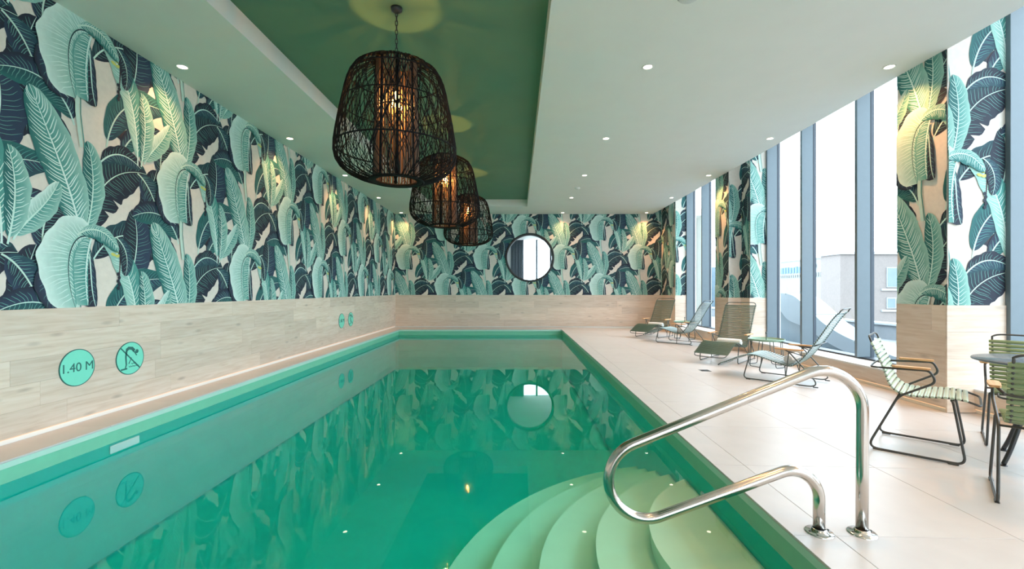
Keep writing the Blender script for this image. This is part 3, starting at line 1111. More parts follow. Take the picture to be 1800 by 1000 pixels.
# ------------------------------------------------------------------ ceiling with a green coffer, open slot along the windows
CX0, CX1, CY0, CY1 = -2.66, .29, .6, 13.46
ce = MB()
ce.box(XL, CX0, YF, YB, ZC, ZTOP)
ce.box(CX1, XIN, YF, YB, ZC, ZTOP)
ce.box(CX0, CX1, CY1, YB, ZC, ZTOP)
ce.box(CX0, CX1, YF, CY0, ZC, ZTOP)
ceil = ce.build('ceiling', 'plaster_white')
tag(ceil, 'white ceiling with a long recessed green panel over the pool', 'ceiling', kind='structure')
MB().box(CX0 + .001, CX1 - .001, CY0 + .001, CY1 - .001, ZCOF, ZTOP - .01).build('coffer_panel', 'coffer_green', ceil)
MB().box(XL - .2, XW + .35, YF - .2, YB + .2, ZTOP + .001, ZTOP + .2).build('roof_slab', 'plaster_white', ceil)
# ------------------------------------------------------------------ downlights and other ceiling fittings
dl_ring = MB().lathe([(.052, 0), (.062, -.001), (.064, -.005), (.060, -.007), (.050, -.006), (.044, .004), (.044, .012)], 28).mesh('trim_ring')
dl_disc = MB().lathe([(.0001, -.004), (.043, -.004), (.043, .006)], 24).mesh('diffuser')
rows = [5.04, 7.42, 9.80, 12.17, 14.52]
rowname = ['nearest', 'second', 'third', 'fourth', 'last']
lines = [(-3.71, 'over the left wall', 'left'), (1.445, 'beside the green coffer', 'middle'), (4.12, 'beside the windows', 'right')]
lamp_data = {}
for x, where, nm in lines:
    L = bpy.data.lights.new('downlight_beam', 'SPOT')
    L.color = (1.0, .52, .21) if nm != 'right' else (1.0, .46, .16)
    L.energy = {'left': 58, 'middle': 55, 'right': 98}[nm]
    L.spot_size = math.radians(112)
    L.spot_blend = .9
    L.shadow_soft_size = .035
    lamp_data[nm] = L
    for i, y in enumerate(rows + [2.66, .28, -2.1, -4.5]):
        vis = i < 5
        r = thing('downlight', ('%s recessed ceiling downlight %s' % (rowname[i] if vis else 'overhead', where)) if vis else
                  'recessed ceiling downlight %s, %s' % (where, ('just above the frame', 'above the viewer', 'behind the viewer', 'farthest behind the viewer')[i - 5]), 'downlight', (x, y, ZC - .0005), 0,
                  'recessed downlights')
        put('trim_ring', dl_ring, 'plaster_white', r)
        put('diffuser', dl_disc, 'downlight_glow', r)
        o = bpy.data.objects.new('beam', L)
        o.location = (0, 0, -.012)
        COL.objects.link(o)
        o.parent = r

sp = thing('ceiling_speaker', 'round grey ceiling fitting at the top edge above the deck', 'speaker', (1.44, 3.82, ZC))
MB().lathe([(.0001, -.03), (.07, -.03), (.082, -.022), (.086, 0)], 32).build('cover', 'sill_white', sp)
MB().lathe([(.084, -.001), (.096, -.004), (.098, 0)], 32).build('rim', 'out_frame', sp)
sd = thing('smoke_detector', 'small round grey detector on the far white ceiling', 'detector', (1.45, 11.0, ZC))
MB().lathe([(.0001, -.035), (.05, -.035), (.065, -.02), (.07, 0)], 28).build('body', 'plaster_white', sd)
MB().lathe([(.0001, -.042), (.018, -.041), (.02, -.034)], 16).build('sensor', 'grout', sd)


# ------------------------------------------------------------------ woven pendant lamps
def shade_r(z):
    """outer profile, z from 0 (bottom) to 1.13 (top)"""
    K = [(0, .25), (.015, .32), (.05, .42), (.11, .50), (.18, .545), (.26, .562), (.36, .556), (.6, .515), (.85, .463), (.95, .435), (1.03, .385), (1.09, .30), (1.12, .21), (1.13, .19)]
    for (a, ra), (b_, rb) in zip(K[:-1], K[1:]):
        if z <= b_:
            t = (z - a) / (b_ - a)
            return ra + (rb - ra) * t
    return K[-1][1]


def pendant(name, label, loc, seed=1):
    r = thing(name, label, 'pendant lamp', loc, 0, 'black woven pendant lamps over the pool')
    rnd = random.Random(seed)
    zs = [0, .008, .03, .07, .12, .18, .25, .34, .44, .54, .64, .74, .84, .92, .98, 1.03, 1.07, 1.10, 1.12, 1.13]
    wv = MB()
    NS = 72
    for s in (1, -1):
        for k in range(NS):
            a0 = 2 * PI * k / NS + rnd.uniform(-.03, .03)
            tw = s * rnd.uniform(.55, .85)
            ph, am = rnd.uniform(0, 6), rnd.uniform(.02, .07)
            pts = []
            for z in zs:
                a = a0 + tw * z / 1.13 + am * math.sin(6 * z + ph)
                R = shade_r(z) + s * .004
                pts.append((R * math.cos(a), R * math.sin(a), z))
            wv.tube(pts, .0036, 4, cap=False)
    for k in range(60):                                  # extra loose canes give the uneven cells
        a0 = rnd.uniform(0, 2 * PI)
        tw = rnd.uniform(-1.3, 1.3)
        z0, z1 = sorted((rnd.uniform(0, .5), rnd.uniform(.6, 1.12)))
        pts = []
        for i in range(13):
            z = z0 + (z1 - z0) * i / 12
            a = a0 + tw * z / 1.13
            R = shade_r(z) + .001
            pts.append((R * math.cos(a), R * math.sin(a), z))
        wv.tube(pts, .0036, 4, cap=False)
    o = wv.build('woven_shade', 'rattan', r)
    o['kind'] = 'stuff'

    def hoop(z, rad, t=.008):
        MB().tube([(rad * math.cos(2 * PI * k / 48), rad * math.sin(2 * PI * k / 48), z) for k in range(48)], t, 6, closed=True).build('hoop', 'rattan', r)
    hoop(.004, .25, .012)
    hoop(.30, .557)
    hoop(.70, .492, .006)
    hoop(.965, .426, .007)
    hoop(1.13, .19, .011)
    hoop(.010, .20, .012)
    hoop(.68, .19, .006)
    # flat bottom ring
    MB().lathe([(.19, 0), (.25, -.004), (.25, .012), (.19, .012), (.19, 0)], 48).build('bottom_ring', 'rattan', r)
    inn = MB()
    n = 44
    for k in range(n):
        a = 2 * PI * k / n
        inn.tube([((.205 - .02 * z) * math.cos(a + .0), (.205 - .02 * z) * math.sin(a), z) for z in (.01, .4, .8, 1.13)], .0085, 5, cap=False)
    inn.build('inner_canes', 'cane_inner_lit', r)
    for k in range(8):
        a = 2 * PI * k / 8 + .3
        MB().tube([((.207 - .02 * z) * math.cos(a), (.207 - .02 * z) * math.sin(a), z) for z in (.005, .5, 1.13)], .014, 6).build('frame_rod', 'rattan', r)
    for k in range(3):                                   # spider holding the socket
        a = 2 * PI * k / 3
        MB().tube([(0, 0, 1.135), (.19 * math.cos(a), .19 * math.sin(a), 1.13)], .005, 6).build('spoke', 'black_metal', r)
    MB().lathe([(.0001, 1.14), (.012, 1.14), (.012, 1.02), (.026, 1.0), (.028, .90), (.022, .895), (.0001, .895)], 16).build('socket', 'black_metal', r)
    bl = MB().lathe([(.024, .90), (.034, .885), (.07, .85), (.098, .81), (.112, .77), (.112, .735), (.098, .69), (.066, .655), (.03, .638), (.0001, .634)], 32).build('bulb', 'bulb_glass', r)
    fil = MB()
    for k in range(8):
        a = 2 * PI * k / 8
        fil.tube([(.014 * math.cos(a), .014 * math.sin(a), .86), (.05 * math.cos(a), .05 * math.sin(a), .69)], .0022, 4)
        a2 = a + PI / 8
        fil.tube([(.05 * math.cos(a), .05 * math.sin(a), .69), (.02 * math.cos(a2), .02 * math.sin(a2), .84)], .0022, 4)
    fil.build('filament', 'filament', bl)
    # chain links
    ztop = ZCOF - loc[2]
    z = 1.135
    k = 0
    while z < ztop - .05:
        P = []
        for i in range(12):
            a = 2 * PI * i / 12
            x, zz = .011 * math.cos(a), .019 * math.sin(a)
            zz += .008 * (1 if math.sin(a) > 0 else -1)
            P.append((x, 0, z + .025 + zz) if k % 2 == 0 else (0, x, z + .025 + zz))
        MB().tube(P, .0038, 5, closed=True).build('chain_link', 'black_metal', r)
        z += .043
        k += 1
    MB().lathe([(.0001, ztop - .05), (.02, ztop - .05), (.05, ztop - .03), (.055, ztop - .0005), (.0001, ztop - .0005)], 24).build('ceiling_rose', 'black_metal', r)
    P = bpy.data.lights.new('bulb_light', 'POINT')
    P.color = (1.0, .58, .24)
    P.energy = 38
    P.shadow_soft_size = .03
    o = bpy.data.objects.new('bulb_light', P)
    o.location = (0, 0, .76)
    COL.objects.link(o)
    o.parent = r
    return r


PZ = 2.235
p0 = pendant('pendant_lamp', 'largest black woven rattan pendant lamp, nearest over the pool', (-1.15, 4.33, PZ))
clone(p0, 'middle black woven rattan pendant lamp, partly behind the nearest one', (-1.17, 7.37, PZ), 1.1)
clone(p0, 'smallest black woven rattan pendant lamp, farthest over the pool', (-1.12, 10.42, PZ), 2.3)

# ------------------------------------------------------------------ wall signs
def text_mesh(body, size):
    cu = bpy.data.curves.new('lettering', 'FONT')
    cu.body = body
    cu.size = size
    cu.align_x = 'CENTER'
    cu.align_y = 'CENTER'
    cu.extrude = .0008
    o = bpy.data.objects.new('tmp', cu)
    COL.objects.link(o)
    dg = bpy.context.evaluated_depsgraph_get()
    dg.update()
    me = bpy.data.meshes.new_from_object(o.evaluated_get(dg))
    me.name = 'lettering'
    bpy.data.objects.remove(o)
    return me


def sign(name, label, y, z, kind, R=.165):
    r = thing(name, label, 'sign', (XL + .0225, y, z))
    r.rotation_euler = (PI / 2, 0, PI / 2)          # local x along +y of the room, local y up, local z out of the wall
    MB().lathe([(.0001, .006), (R, .006), (R, 0), (.0001, 0)], 56, smooth=False).build('plate', 'sign_mint', r)
    MB().lathe([(R - .006, .0064), (R + .001, .0064), (R + .001, 0), (R - .006, 0)], 56, smooth=False).build('border', 'sign_ink', r)
    if kind == 'depth':
        o = put('lettering', text_mesh('1.40 M', .112), 'sign_ink', r)
        o.location = (0, 0, .0068)
    else:
        s2 = math.sqrt(.5)
        q = R - .004

        def bar(pts, w0, w1, nm):
            vs, n = [], len(pts)
            for i, p in enumerate(pts):
                a, c = pts[max(i - 1, 0)], pts[min(i + 1, n - 1)]
                d = Vector((c[0] - a[0], c[1] - a[1])).normalized()
                w_ = (w0 + (w1 - w0) * i / (n - 1)) / 2
                for s in (1, -1):
                    for zz in (.006, .0072):
                        vs.append((p[0] - d.y * w_ * s, p[1] + d.x * w_ * s, zz))
            fs = []
            for i in range(n - 1):
                b0, b1 = 4 * i, 4 * i + 4
                fs += [(b0 + 1, b0 + 3, b1 + 3, b1 + 1), (b0, b0 + 1, b1 + 1, b1), (b0 + 2, b1 + 2, b1 + 3, b0 + 3)]
            MB().add(vs, fs).build(nm, 'sign_ink', r)
        bar([(-q * s2, q * s2), (q * s2, -q * s2)], .012, .012, 'slash')
        # diver bending forwards over the pool edge
        bar([(-.05, .085), (-.02, .105), (.02, .098), (.045, .07)], .030, .034, 'diver_body')
        bar([(-.045, .088), (-.055, .02), (-.05, -.06), (-.062, -.098)], .022, .012, 'diver_leg')
        bar([(.035, .075), (.062, .04), (.075, .02)], .014, .010, 'diver_arm')
        MB().lathe([(.0001, .0072), (.02, .0072), (.02, .006)], 16, c=(.078, .062, 0)).build('diver_head', 'sign_ink', r)
        bar([(-.115, -.105), (-.04, -.10)], .016, .016, 'pool_edge')
        for k in range(3):
            bar([(-.02 + .03 * k + .012 * j, -.085 + .028 * (k % 2) + .006 * (-1) ** j) for j in range(6)], .006, .006, 'wave')
        bar([(-.02, -.055), (.012, .005)], .010, .006, 'arrow')
    return r


sign('depth_sign', 'round mint sign reading 1.40 M, near end of the left wall', 4.09, .505, 'depth')
sign('no_diving_sign', 'round mint no diving sign, near end of the left wall', 4.648, .506, 'dive')
sign('depth_sign', 'small looking mint depth sign at the far end of the left wall', 10.24, .51, 'depth')
sign('no_diving_sign', 'small looking mint no diving sign at the far end of the left wall', 10.80, .51, 'dive')

# ------------------------------------------------------------------ stainless handrail at the steps
hr = thing('pool_handrail', 'polished stainless steel looped handrail beside the pool steps', 'handrail', (0, 2.26, 0))
rr = .0265


def arc(cx, cz, r, a0, a1, n=16):
    return [(cx + r * math.cos(math.radians(a0 + (a1 - a0) * k / n)), 0, cz + r * math.sin(math.radians(a0 + (a1 - a0) * k / n))) for k in range(n + 1)]


pts = [(1.711, 0, deck_z(1.711)), (1.712, 0, .3)] + arc(1.514, .60, .20, 0, 112) + arc(.645, .258, .192, 112, 290, 24) + list(reversed(arc(1.358, .164, .14, 0, 110))) + [(1.498, 0, deck_z(1.498))]
MB().tube(pts, rr, 20).build('rail', 'steel', hr)
for x in (1.711, 1.498):
    fl_ = MB().lathe([(.028, .022), (.034, .020), (.036, .010), (.060, .008), (.066, .002), (.066, 0)], 32, c=(x, 0, deck_z(x))).build('base_flange', 'chrome', hr)
    for s in (-1, 1):
        MB().lathe([(.0001, .013), (.005, .013), (.007, .009)], 10, c=(x + .048 * s, .006 * s, deck_z(x))).build('screw', 'grey_wire', fl_)

dr = thing('floor_drain', 'small square metal drain set in the pale deck', 'drain', (2.86, 6.95, deck_z(2.86) + .001))
MB().cbox(-.075, .075, -.075, .075, -.006, .0015, .001).build('frame', 'grey_wire', dr)
for k in range(5):
    MB().box(-.06, .06, -.052 + .023 * k, -.042 + .023 * k, .0014, .003).build('slot_bar', 'black_metal', dr)


# ------------------------------------------------------------------ slatted furniture
SLAT = {}


def slat_mesh(wd_, mat, rx=.0098, rz=.009):
    key = (wd_, mat, rx)
    if key not in SLAT:
        mb = MB()
        n = 8
        ys = [-wd_ / 2, -wd_ / 2 + .012, 0, wd_ / 2 - .012, wd_ / 2]
        vs, fs = [], []
        for i, y in enumerate(ys):
            e = .72 if i in (0, 4) else 1.0
            sag = -.004 if i == 2 else 0
            for k in range(n):
                a = 2 * PI * k / n
                vs.append((rx * e * math.cos(a), y, rz * e * math.sin(a) + sag))
        for i in range(4):
            for k in range(n):
                fs.append((i * n + k, (i + 1) * n + k, (i + 1) * n + (k + 1) % n, i * n + (k + 1) % n))
        mb.add(vs, fs, True)
        mb.add(vs[:n], [tuple(range(n))])
        mb.add(vs[-n:], [tuple(reversed(range(n)))])
        me = mb.mesh('slat')
        me.materials.append(MATS[mat])
        SLAT[key] = me
    return SLAT[key]


def arc_points(prof, step):
    P = smooth_path([(u, 0, z) for u, z in prof], 10)
    out, acc, nxt = [], 0.0, step * .5
    for a, b_ in zip(P[:-1], P[1:]):
        L_ = (b_ - a).length
        while nxt <= acc + L_:
            t = (nxt - acc) / L_
            d = (b_ - a).normalized()
            out.append((a + (b_ - a) * t, math.atan2(-d.z, d.x)))
            nxt += step
        acc += L_
    return P, out


def mirrored(mk, parent, name, mat, r, n=7):
    for s in (-1, 1):
        MB().tube(mk(s), r, n).build(name, mat, parent)


LPROF = [(0, .175), (.10, .218), (.25, .292), (.36, .330), (.43, .340), (.52, .326), (.70, .276), (.84, .240), (.91, .240), (.97, .275), (1.06, .375), (1.20, .59), (1.33, .81), (1.40, .915), (1.44, .955)]


def lounger(label, loc, rz):
    r = thing('sun_lounger', label, 'lounger', loc, rz, 'slatted loungers along the windows')
    W = .56
    P, sl = arc_points(LPROF, .031)
    for p, a in sl:
        put('slat', slat_mesh(W, 'slat_forest'), None, r, p, (0, a, 0))
    hw = W / 2 - .022
    # frame tube: two side rails closed by loops at foot and head
    rail = [(p.x, hw, p.z - .004) for p in P]
    back = [(p.x, -hw, p.z - .004) for p in reversed(P)]
    head = smooth_path([(1.452, hw, .975), (1.475, hw - .05, 1.0), (1.48, 0, 1.0), (1.475, -hw + .05, 1.0), (1.452, -hw, .975)], 4)
    foot = smooth_path([(-.02, -hw, .155), (-.05, -hw + .05, .135), (-.055, 0, .13), (-.05, hw - .05, .135), (-.02, hw, .155)], 4)
    MB().tube(rail + head + back + foot, .0075, 7, closed=True).build('seat_frame', 'grey_wire', r)
    H = .315

    def base(s):
        y = H * s
        return fillet([(.42, hw * s, .325), (.41, y, .31), (.333, y, .0105), (1.263, y, .0105), (.90, y, .425), (.85, y, .45)], {1: .02, 2: .05, 3: .07, 4: .03}, 6)
    mirrored(base, r, 'sled_leg', 'grey_wire', .0085)
    mirrored(lambda s: [(.90, H * s, .43), (.855, H * s, .0105)], r, 'upright', 'grey_wire', .007)
    mirrored(lambda s: [(.90, H * s, .43), (1.06, hw * s, .38)], r, 'back_bracket', 'grey_wire', .007)
    mirrored(lambda s: [(.84, hw * s, .236), (.86, H * s, .10)], r, 'seat_bracket', 'grey_wire', .006)
    MB().tube([(.41, -hw, .318), (.41, hw, .318)], .0075, 7).build('cross_bar', 'grey_wire', r)
    MB().tube([(1.17, -hw - .0, .52), (1.2, -hw, .53), (1.2, hw, .53), (1.17, hw, .52)], .007, 7).build('cross_bar', 'grey_wire', r)
    for s in (-1, 1):
        MB().cbox(.73, 1.07, H * s - .026, H * s + .026, .448, .468, .007).build('armrest', 'oak_arm', r)
        for x in (.40, 1.2):
            MB().cbox(x - .03, x + .03, H * s - .011, H * s + .011, -.0005, .012, .003).build('glide', 'black_metal', r)
    return r


def place(P_, d):
    """axis direction -> rotation about z"""
    return math.atan2(d[1], d[0])


def on_deck(x, y):
    return (x, y, deck_z(x))


d4 = (.70, -.714)
f4 = (3.165 - .333 * d4[0] - .30 * d4[1], 6.37 - .333 * d4[1] + .30 * d4[0])
l0 = lounger('green slatted lounger nearest the handrail, seen from its side', on_deck(f4[0] + .0, f4[1]), place(0, d4))
d3 = (.70, .714)
f3 = (3.20, 7.55)
clone(l0, 'dark green slatted lounger facing the pool beside the papered column', on_deck(*f3), place(0, d3))
d2 = (.70, -.714)
f2 = (3.296 - .333 * d2[0] - .30 * d2[1], 10.83 - .333 * d2[1] + .30 * d2[0])
clone(l0, 'blue looking slatted lounger seen from its side at the far window', on_deck(*f2), place(0, d2))
d1 = (.70, .714)
f1 = (3.12, 11.62)
clone(l0, 'dark green slatted lounger farthest away in the corner', on_deck(*f1), place(0, d1))


# rolled towels on the loungers
def towel(label, f, d, u=.86):
    x, y = f[0] + d[0] * u, f[1] + d[1] * u
    r = thing('rolled_towel', label, 'towel', (x, y, deck_z(f[0]) + .252 + .062), place(0, d), 'rolled white towels on the loungers')
    mb = MB()
    n, turns = 60, 3.2
    Lh = .20
    vs, fs = [], []
    for i in range(n + 1):
        a = 2 * PI * turns * i / n
        R = .014 + .046 * i / n
        for y_, k in ((-Lh, .93), (-Lh + .012, 1), (0, 1.02), (Lh - .012, 1), (Lh, .93)):
            vs.append((R * k * math.cos(a - 1.2), y_, R * k * math.sin(a - 1.2)))
    for i in range(n):
        for k in range(4):
            fs.append((i * 5 + k, i * 5 + k + 1, i * 5 + 6 + k, i * 5 + 5 + k))
    mb.add(vs, fs, True)
    o = mb.build('roll', 'towel', r)
    md = o.modifiers.new('thickness', 'SOLIDIFY')
    md.thickness = .009
    md.offset = 0
    MB().tube([(0, -Lh * .96, 0), (0, Lh * .96, 0)], .02, 8).build('core_fold', 'towel', r)
    return r


towel('rolled white towel on the nearest lounger', f4, d4)
towel('rolled white towel on the dark lounger beside the papered column', f3, d3)
towel('rolled white towel on the lounger seen side on at the far window', f2, d2)
towel('rolled white towel on the farthest corner lounger', f1, d1)


def side_table(label, x, y):
    r = thing('side_table', label, 'side table', on_deck(x, y), .4, 'round wire side tables between the loungers')
    R, Z = .265, .43
    MB().lathe([(.0001, Z), (R - .01, Z), (R, Z + .004), (R + .006, Z + .022), (R + .010, Z + .022), (R + .006, Z), (R - .008, Z - .008), (.0001, Z - .008)], 40).build('tray', 'table_green', r)
    for k in range(4):
        a = PI / 2 * k
        c, s = math.cos(a), math.sin(a)
        q = .10
        MB().tube(fillet([((R - .06) * c + q * -s, (R - .06) * s + q * c, Z - .008), ((R - .01) * c + q * -s, (R - .01) * s + q * c, .008),
                          ((R - .01) * c - q * -s, (R - .01) * s - q * c, .008), ((R - .06) * c - q * -s, (R - .06) * s - q * c, Z - .008)], .035, 5), .0065, 6).build('wire_leg', 'grey_wire', r)
    MB().tube([(0, 0, Z), (0, 0, Z + .11)], .006, 8).build('handle_post', 'grey_wire', r)
    MB().lathe([(.0001, Z + .135), (.010, Z + .13), (.013, Z + .115), (.008, Z + .10)], 12).build('handle_knob', 'grey_wire', r)
    return r


side_table('round green side table between the two nearer loungers', 4.10, 7.5)
side_table('round green side table between the two far loungers', 4.32, 11.75)

CPROF = [(.005, .825), (.03, .76), (.062, .68), (.088, .60), (.105, .54), (.13, .49), (.175, .455), (.24, .442), (.33, .446), (.44, .456), (.52, .452), (.565, .440)]


def chair(label, loc, rz, mat, name='dining_chair'):
    r = thing(name, label, 'chair', loc, rz, 'slatted armchairs round the dining table')
    W = .47
    P, sl = arc_points(CPROF, .0345)
    for p, a in sl:
        put('slat', slat_mesh(W, mat, .0152, .0105), None, r, p, (0, a, 0))
    hw = W / 2 - .022
    rail = [(p.x, hw, p.z - .004) for p in P]
    back = [(p.x, -hw, p.z - .004) for p in reversed(P)]
    front = smooth_path([(.595, -hw, .425), (.61, -hw + .04, .418), (.612, 0, .416), (.61, hw - .04, .418), (.595, hw, .425)], 4)
    head = smooth_path([(-.005, hw, .85), (-.014, hw - .05, .868), (-.016, 0, .868), (-.014, -hw + .05, .868), (-.005, -hw, .85)], 4)
    MB().tube(list(reversed(rail)) + head + list(reversed(back)) + list(front), .0075, 7, closed=True).build('seat_frame', 'chair_metal', r)
    H = .275

    def leg(s):
        y = H * s
        return fillet([(.46, hw * s, .438), (.47, y - .02 * s, .43), (.535, y, .0105), (-.015, y, .0105), (.17, y - .015 * s, .43), (.385, y, .565), (.345, y, .645), (.06, y - .03 * s, .632)],
                      {1: .02, 2: .05, 3: .05, 4: .15, 5: .05, 6: .04}, 6)
    mirrored(leg, r, 'sled_leg', 'chair_metal', .0085)
    loop = smooth_path([(.075, H - .03, .632), (.02, H - .045, .632), (.0, H - .10, .63), (-.005, 0, .63), (.0, -H + .10, .63), (.02, -H + .045, .632), (.075, -H + .03, .632)], 5)
    MB().tube(loop, .0075, 7).build('back_loop', 'chair_metal', r)
    for x in (.17, .47):
        MB().tube([(x, -H + .015, .424), (x, H - .015, .424)], .007, 7).build('cross_bar', 'chair_metal', r)
    for s in (-1, 1):
        y = H * s
        prof = [(.135, .018), (.15, .026), (.25, .03), (.335, .027), (.352, .016)]
        vs, fs = [], []
        for x, hwid in prof:
            vs += [(x, y - hwid, .650), (x, y + hwid, .650), (x, y + hwid, .664), (x, y - hwid, .664)]
        n = len(prof)
        for i in range(n - 1):
            for k in range(4):
                fs.append((4 * i + k, 4 * i + (k + 1) % 4, 4 * i + 4 + (k + 1) % 4, 4 * i + 4 + k))
        fs += [(0, 3, 2, 1), (4 * n - 4, 4 * n - 3, 4 * n - 2, 4 * n - 1)]
        fs = [tuple(reversed(f)) for f in fs]
        MB().add(vs, fs).build('armrest', 'oak_arm', r)
        for x in (.05, .47):
            MB().cbox(x - .03, x + .03, y - .011, y + .011, -.0005, .012, .003).build('glide', 'chair_metal', r)
    return r


dc = (.715, -.699)
n1 = (.699, .715)
chair('pale mint slatted armchair turned side on, left of the table', on_deck(2.73 + .285 * n1[0], 3.53 + .285 * n1[1]), place(0, dc), 'slat_mint')
dq = (.68, .733)
nq = (.733, -.68)
chair('olive slatted armchair with its back to the viewer at right edge', on_deck(2.74 + .285 * nq[0], 2.61 + .285 * nq[1]), place(0, dq), 'slat_olive')
dr_ = (-.68, -.733)
chair('olive slatted armchair on the far side of the table by the column', on_deck(4.09 + .285 * nq[0], 4.02 + .285 * nq[1]), place(0, dr_), 'slat_olive')

tb = thing('dining_table', 'round slate grey dining table at the right edge of the deck', 'table', on_deck(3.76, 3.2))
MB().lathe([(.0001, .742), (.404, .742), (.408, .738), (.408, .730), (.402, .727), (.0001, .727)], 56).build('table_top', 'table_slate', tb)
for k in range(4):
    a = PI / 4 + PI / 2 * k + .75
    c, s = math.cos(a), math.sin(a)
    MB().tube(smooth_path([(.12 * c, .12 * s, .72), (.17 * c, .17 * s, .45), (.27 * c, .27 * s, .15), (.33 * c, .33 * s, .015)], 6), .014, 8).build('leg', 'black_metal', tb)
    MB().lathe([(.0001, .012), (.022, .012), (.026, 0), (.0001, 0)], 14, c=(.333 * c, .333 * s, 0)).build('foot', 'black_metal', tb)
MB().lathe([(.0001, .727), (.14, .727), (.14, .712), (.0001, .712)], 24).build('hub_plate', 'black_metal', tb)

# ------------------------------------------------------------------ outside the windows
gd = MB().box(5.8, 260, -90, 260, -12.2, -12).build('ground', 'ground_grey')
tag(gd, 'grey ground far below outside the windows', 'ground', kind='structure')
tr = thing('roof_terrace', 'pale roof terrace with low parapet outside the windows', 'terrace')
MB().box(5.6, 15, -12, 34, -.9, -.55).build('roof_deck', 'out_roof', tr)
MB().box(13.2, 13.5, -12, 34, -.55, -.05).build('parapet', 'out_roof', tr)
MB().cbox(13.1, 13.6, -12, 34, -.05, .03, .01).build('parapet_cap', 'out_frame', tr)

# curved metal roof form: a rounded shell that dips to the terrace
sh = thing('curved_roof_shell', 'smooth silvery curved roof form outside the window', 'roof')
UP = [(17.5, .2), (16.6, .75), (15.8, 1.02), (15.04, 1.09), (14.32, 1.06), (13.75, .82), (13.2, .50), (12.79, .27), (12, .0), (11, -.2), (10, -.35), (8, -.42)]
LOW = [(17.5, -.3), (16.6, .35), (15.8, .62), (15.04, .60), (14.5, .27), (13.8, .12), (13.2, -.05), (12.79, -.2), (12, -.40), (11, -.50), (10, -.53), (8, -.545)]
up = smooth_path([(0, y, z) for y, z in UP], 5)
lw = smooth_path([(0, y, z) for y, z in LOW], 5)
n = len(up)
vs, fs = [], []
for p, q in zip(up, lw):
    vs += [(8.6, p.y, p.z), (9.3, p.y, p.z), (9.3, q.y, q.z), (8.6, q.y, q.z)]
for i in range(n - 1):
    for k in range(4):
        k2 = (k + 1) % 4
        fs.append((4 * i + k, 4 * i + k2, 4 * i + 4 + k2, 4 * i + 4 + k))
fs += [(0, 1, 2, 3), tuple(4 * n - 4 + k for k in (3, 2, 1, 0))]
MB().add(vs, fs).build('shell', 'out_shell', sh)
vs, fs = [], []
for x in (8.75, 9.2):
    vs += [(x, q.y, q.z - .002) for q in lw] + [(x, q.y, -.549) for q in lw]
for k in range(2):
    o_ = k * 2 * n
    for i in range(n - 1):
        fs.append((o_ + i, o_ + i + 1, o_ + n + i + 1, o_ + n + i))
MB().add(vs, fs).build('shaded_panel', 'out_glass', sh)  # bluish sheet for the shaded hollow under the shell, shade in its colour
for u in (18, 30, 42):
    p = up[u]
    MB().box(8.58, 9.32, p.y - .012, p.y + .012, p.z - .03, p.z + .012).build('seam', 'out_frame', sh)


def far_window(parent, x0, x1, y, z0, z1, cols=2):
    f = MB().box(x0, x1, y - .12, y + .05, z0, z1).build('window', 'out_frame', parent)
    w_ = (x1 - x0) / cols
    for k in range(cols):
        MB().box(x0 + w_ * k + .08, x0 + w_ * (k + 1) - .08, y - .14, y - .05, z0 + .1, z1 - .1).build('pane', 'out_glass', f)


bw = thing('office_building', 'white office block with blue and grey roof signs outside', 'building', (0, 0, 1.2))
MB().box(38, 52, 54, 70, -12, 4.0).build('body', 'out_white', bw)
MB().box(37.9, 52.1, 53.9, 70.1, 4.0, 4.15).build('roof_edge', 'out_frame', bw)
MB().box(38.6, 45, 53.0, 53.95, -12, 3.9).build('stair_glass', 'out_glass', bw)
for z in (-3.4, -.6, 1.0, 2.1):
    MB().box(38.55, 44, 52.92, 53.0, z, z + .8).build('window', 'out_frame', bw)
rnd = random.Random(3)
y = 66.9
for k in range(9):                                      # blue sign line, too far off to read
    MB().box(37.9, 37.99, y - .58, y - .1, 2.35, 3.15 + rnd.uniform(-.06, .06)).build('sign_letter', 'out_blue', bw)
    y -= .66
y = 66.9
for k in range(12):
    MB().box(37.9, 37.99, y - .38, y - .1, 1.75, 2.08).build('sign_letter', 'out_lettergrey', bw)
    y -= .49
y = 59.0
for k in range(7):
    MB().box(37.9, 37.99, y - .34, y - .06, 1.75, 2.25).build('sign_letter', 'out_lettergrey', bw)
    y -= .44
o = MB().lathe([(.30, 0), (.42, 0), (.42, .08), (.30, .08)], 24).build('sign_emblem', 'out_lettergrey', bw)
o.location = (37.98, 58.2, 3.1)
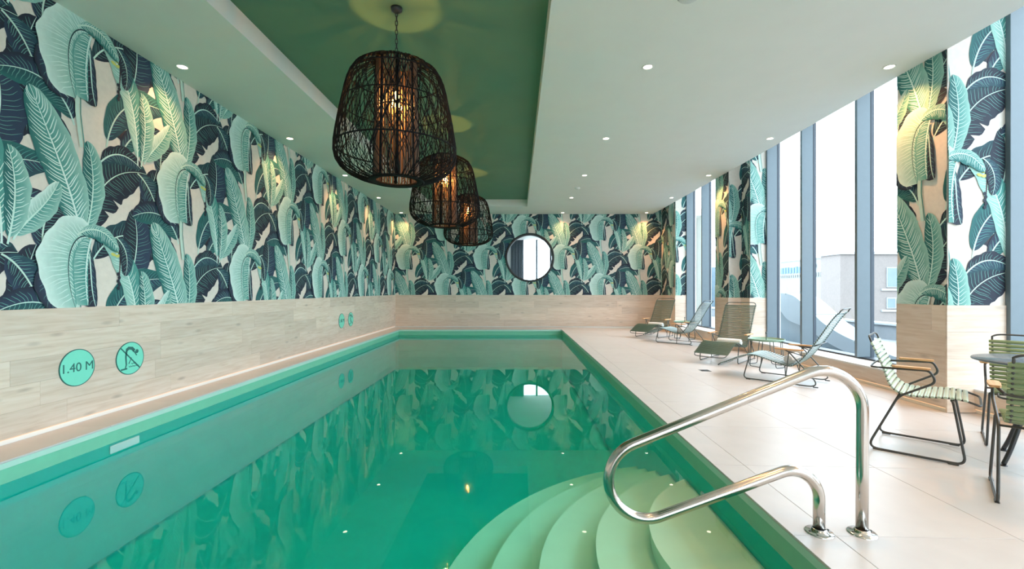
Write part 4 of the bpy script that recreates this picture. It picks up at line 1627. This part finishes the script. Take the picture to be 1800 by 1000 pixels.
o.rotation_euler = (0, -PI / 2, 0)
MB().box(38.2, 39.6, 70, 74, -12, 3.2).build('side_wing', 'out_glass', bw)

bb = thing('brick_building', 'beige brick office building with white framed windows outside', 'building', (0, 0, 1.2))
MB().box(35.2, 75, 49.6, 52.8, -12, 3.9).build('body', 'out_brick', bb)
MB().box(35.0, 75.2, 49.4, 52.85, 3.9, 4.2).build('roof_edge', 'out_frame', bb)
for z0, z1 in ((.3, 2.5), (-2.0, -.8), (-4.9, -3.6), (-8, -6.6)):
    for x in (40.2, 44.4, 48.6, 52.8, 57, 61.2):
        far_window(bb, x, x + (2.6 if z0 > 0 else 2.9), 49.6, z0, z1, 2 if z0 > 0 else 3)
    MB().box(39.6, 75, 49.45, 49.6, z0 - .35, z0 - .12).build('sill_band', 'out_frame', bb)

lb = thing('office_building', 'low pale building beyond the far window bay', 'building', (0, 0, 1.2))
MB().box(30, 46, 88, 104, -12, 2.2).build('body', 'out_white', lb)
MB().box(29.9, 46.1, 87.9, 104.1, 2.2, 2.4).build('roof_edge', 'out_frame', lb)
MB().box(32.4, 46, 83, 88, -12, 4.2).build('tower', 'out_glass', lb)
for k in range(4):
    far_window(lb, 30.4 + .1, 32.2, 88, -8 + 2.4 * k, -6.6 + 2.4 * k, 2)

# bare shrubs on the terrace
for k, (x, y, h) in enumerate(((12.4, 17.6, 1.15), (12.5, 16.6, 1.3), (12.3, 18.6, 1.0))):
    r = thing('bare_shrub', ['left bare twiggy shrub behind the terrace edge', 'middle bare twiggy shrub, tallest behind the terrace edge', 'right bare twiggy shrub behind the terrace edge'][[1, 2, 0][k]], 'shrub', (x, y, -.55), 0, 'bare shrubs on the terrace')
    for i in range(16):
        a, l_ = rnd.uniform(0, 6.28), rnd.uniform(.5, 1) * h
        c, s = math.cos(a), math.sin(a)
        MB().tube([(.03 * c, .03 * s, 0), (.12 * c, .12 * s, l_ * .5), (.3 * c * l_, .3 * s * l_, l_)], [.010, .007, .003], 4).build('twig', 'out_twig', r)
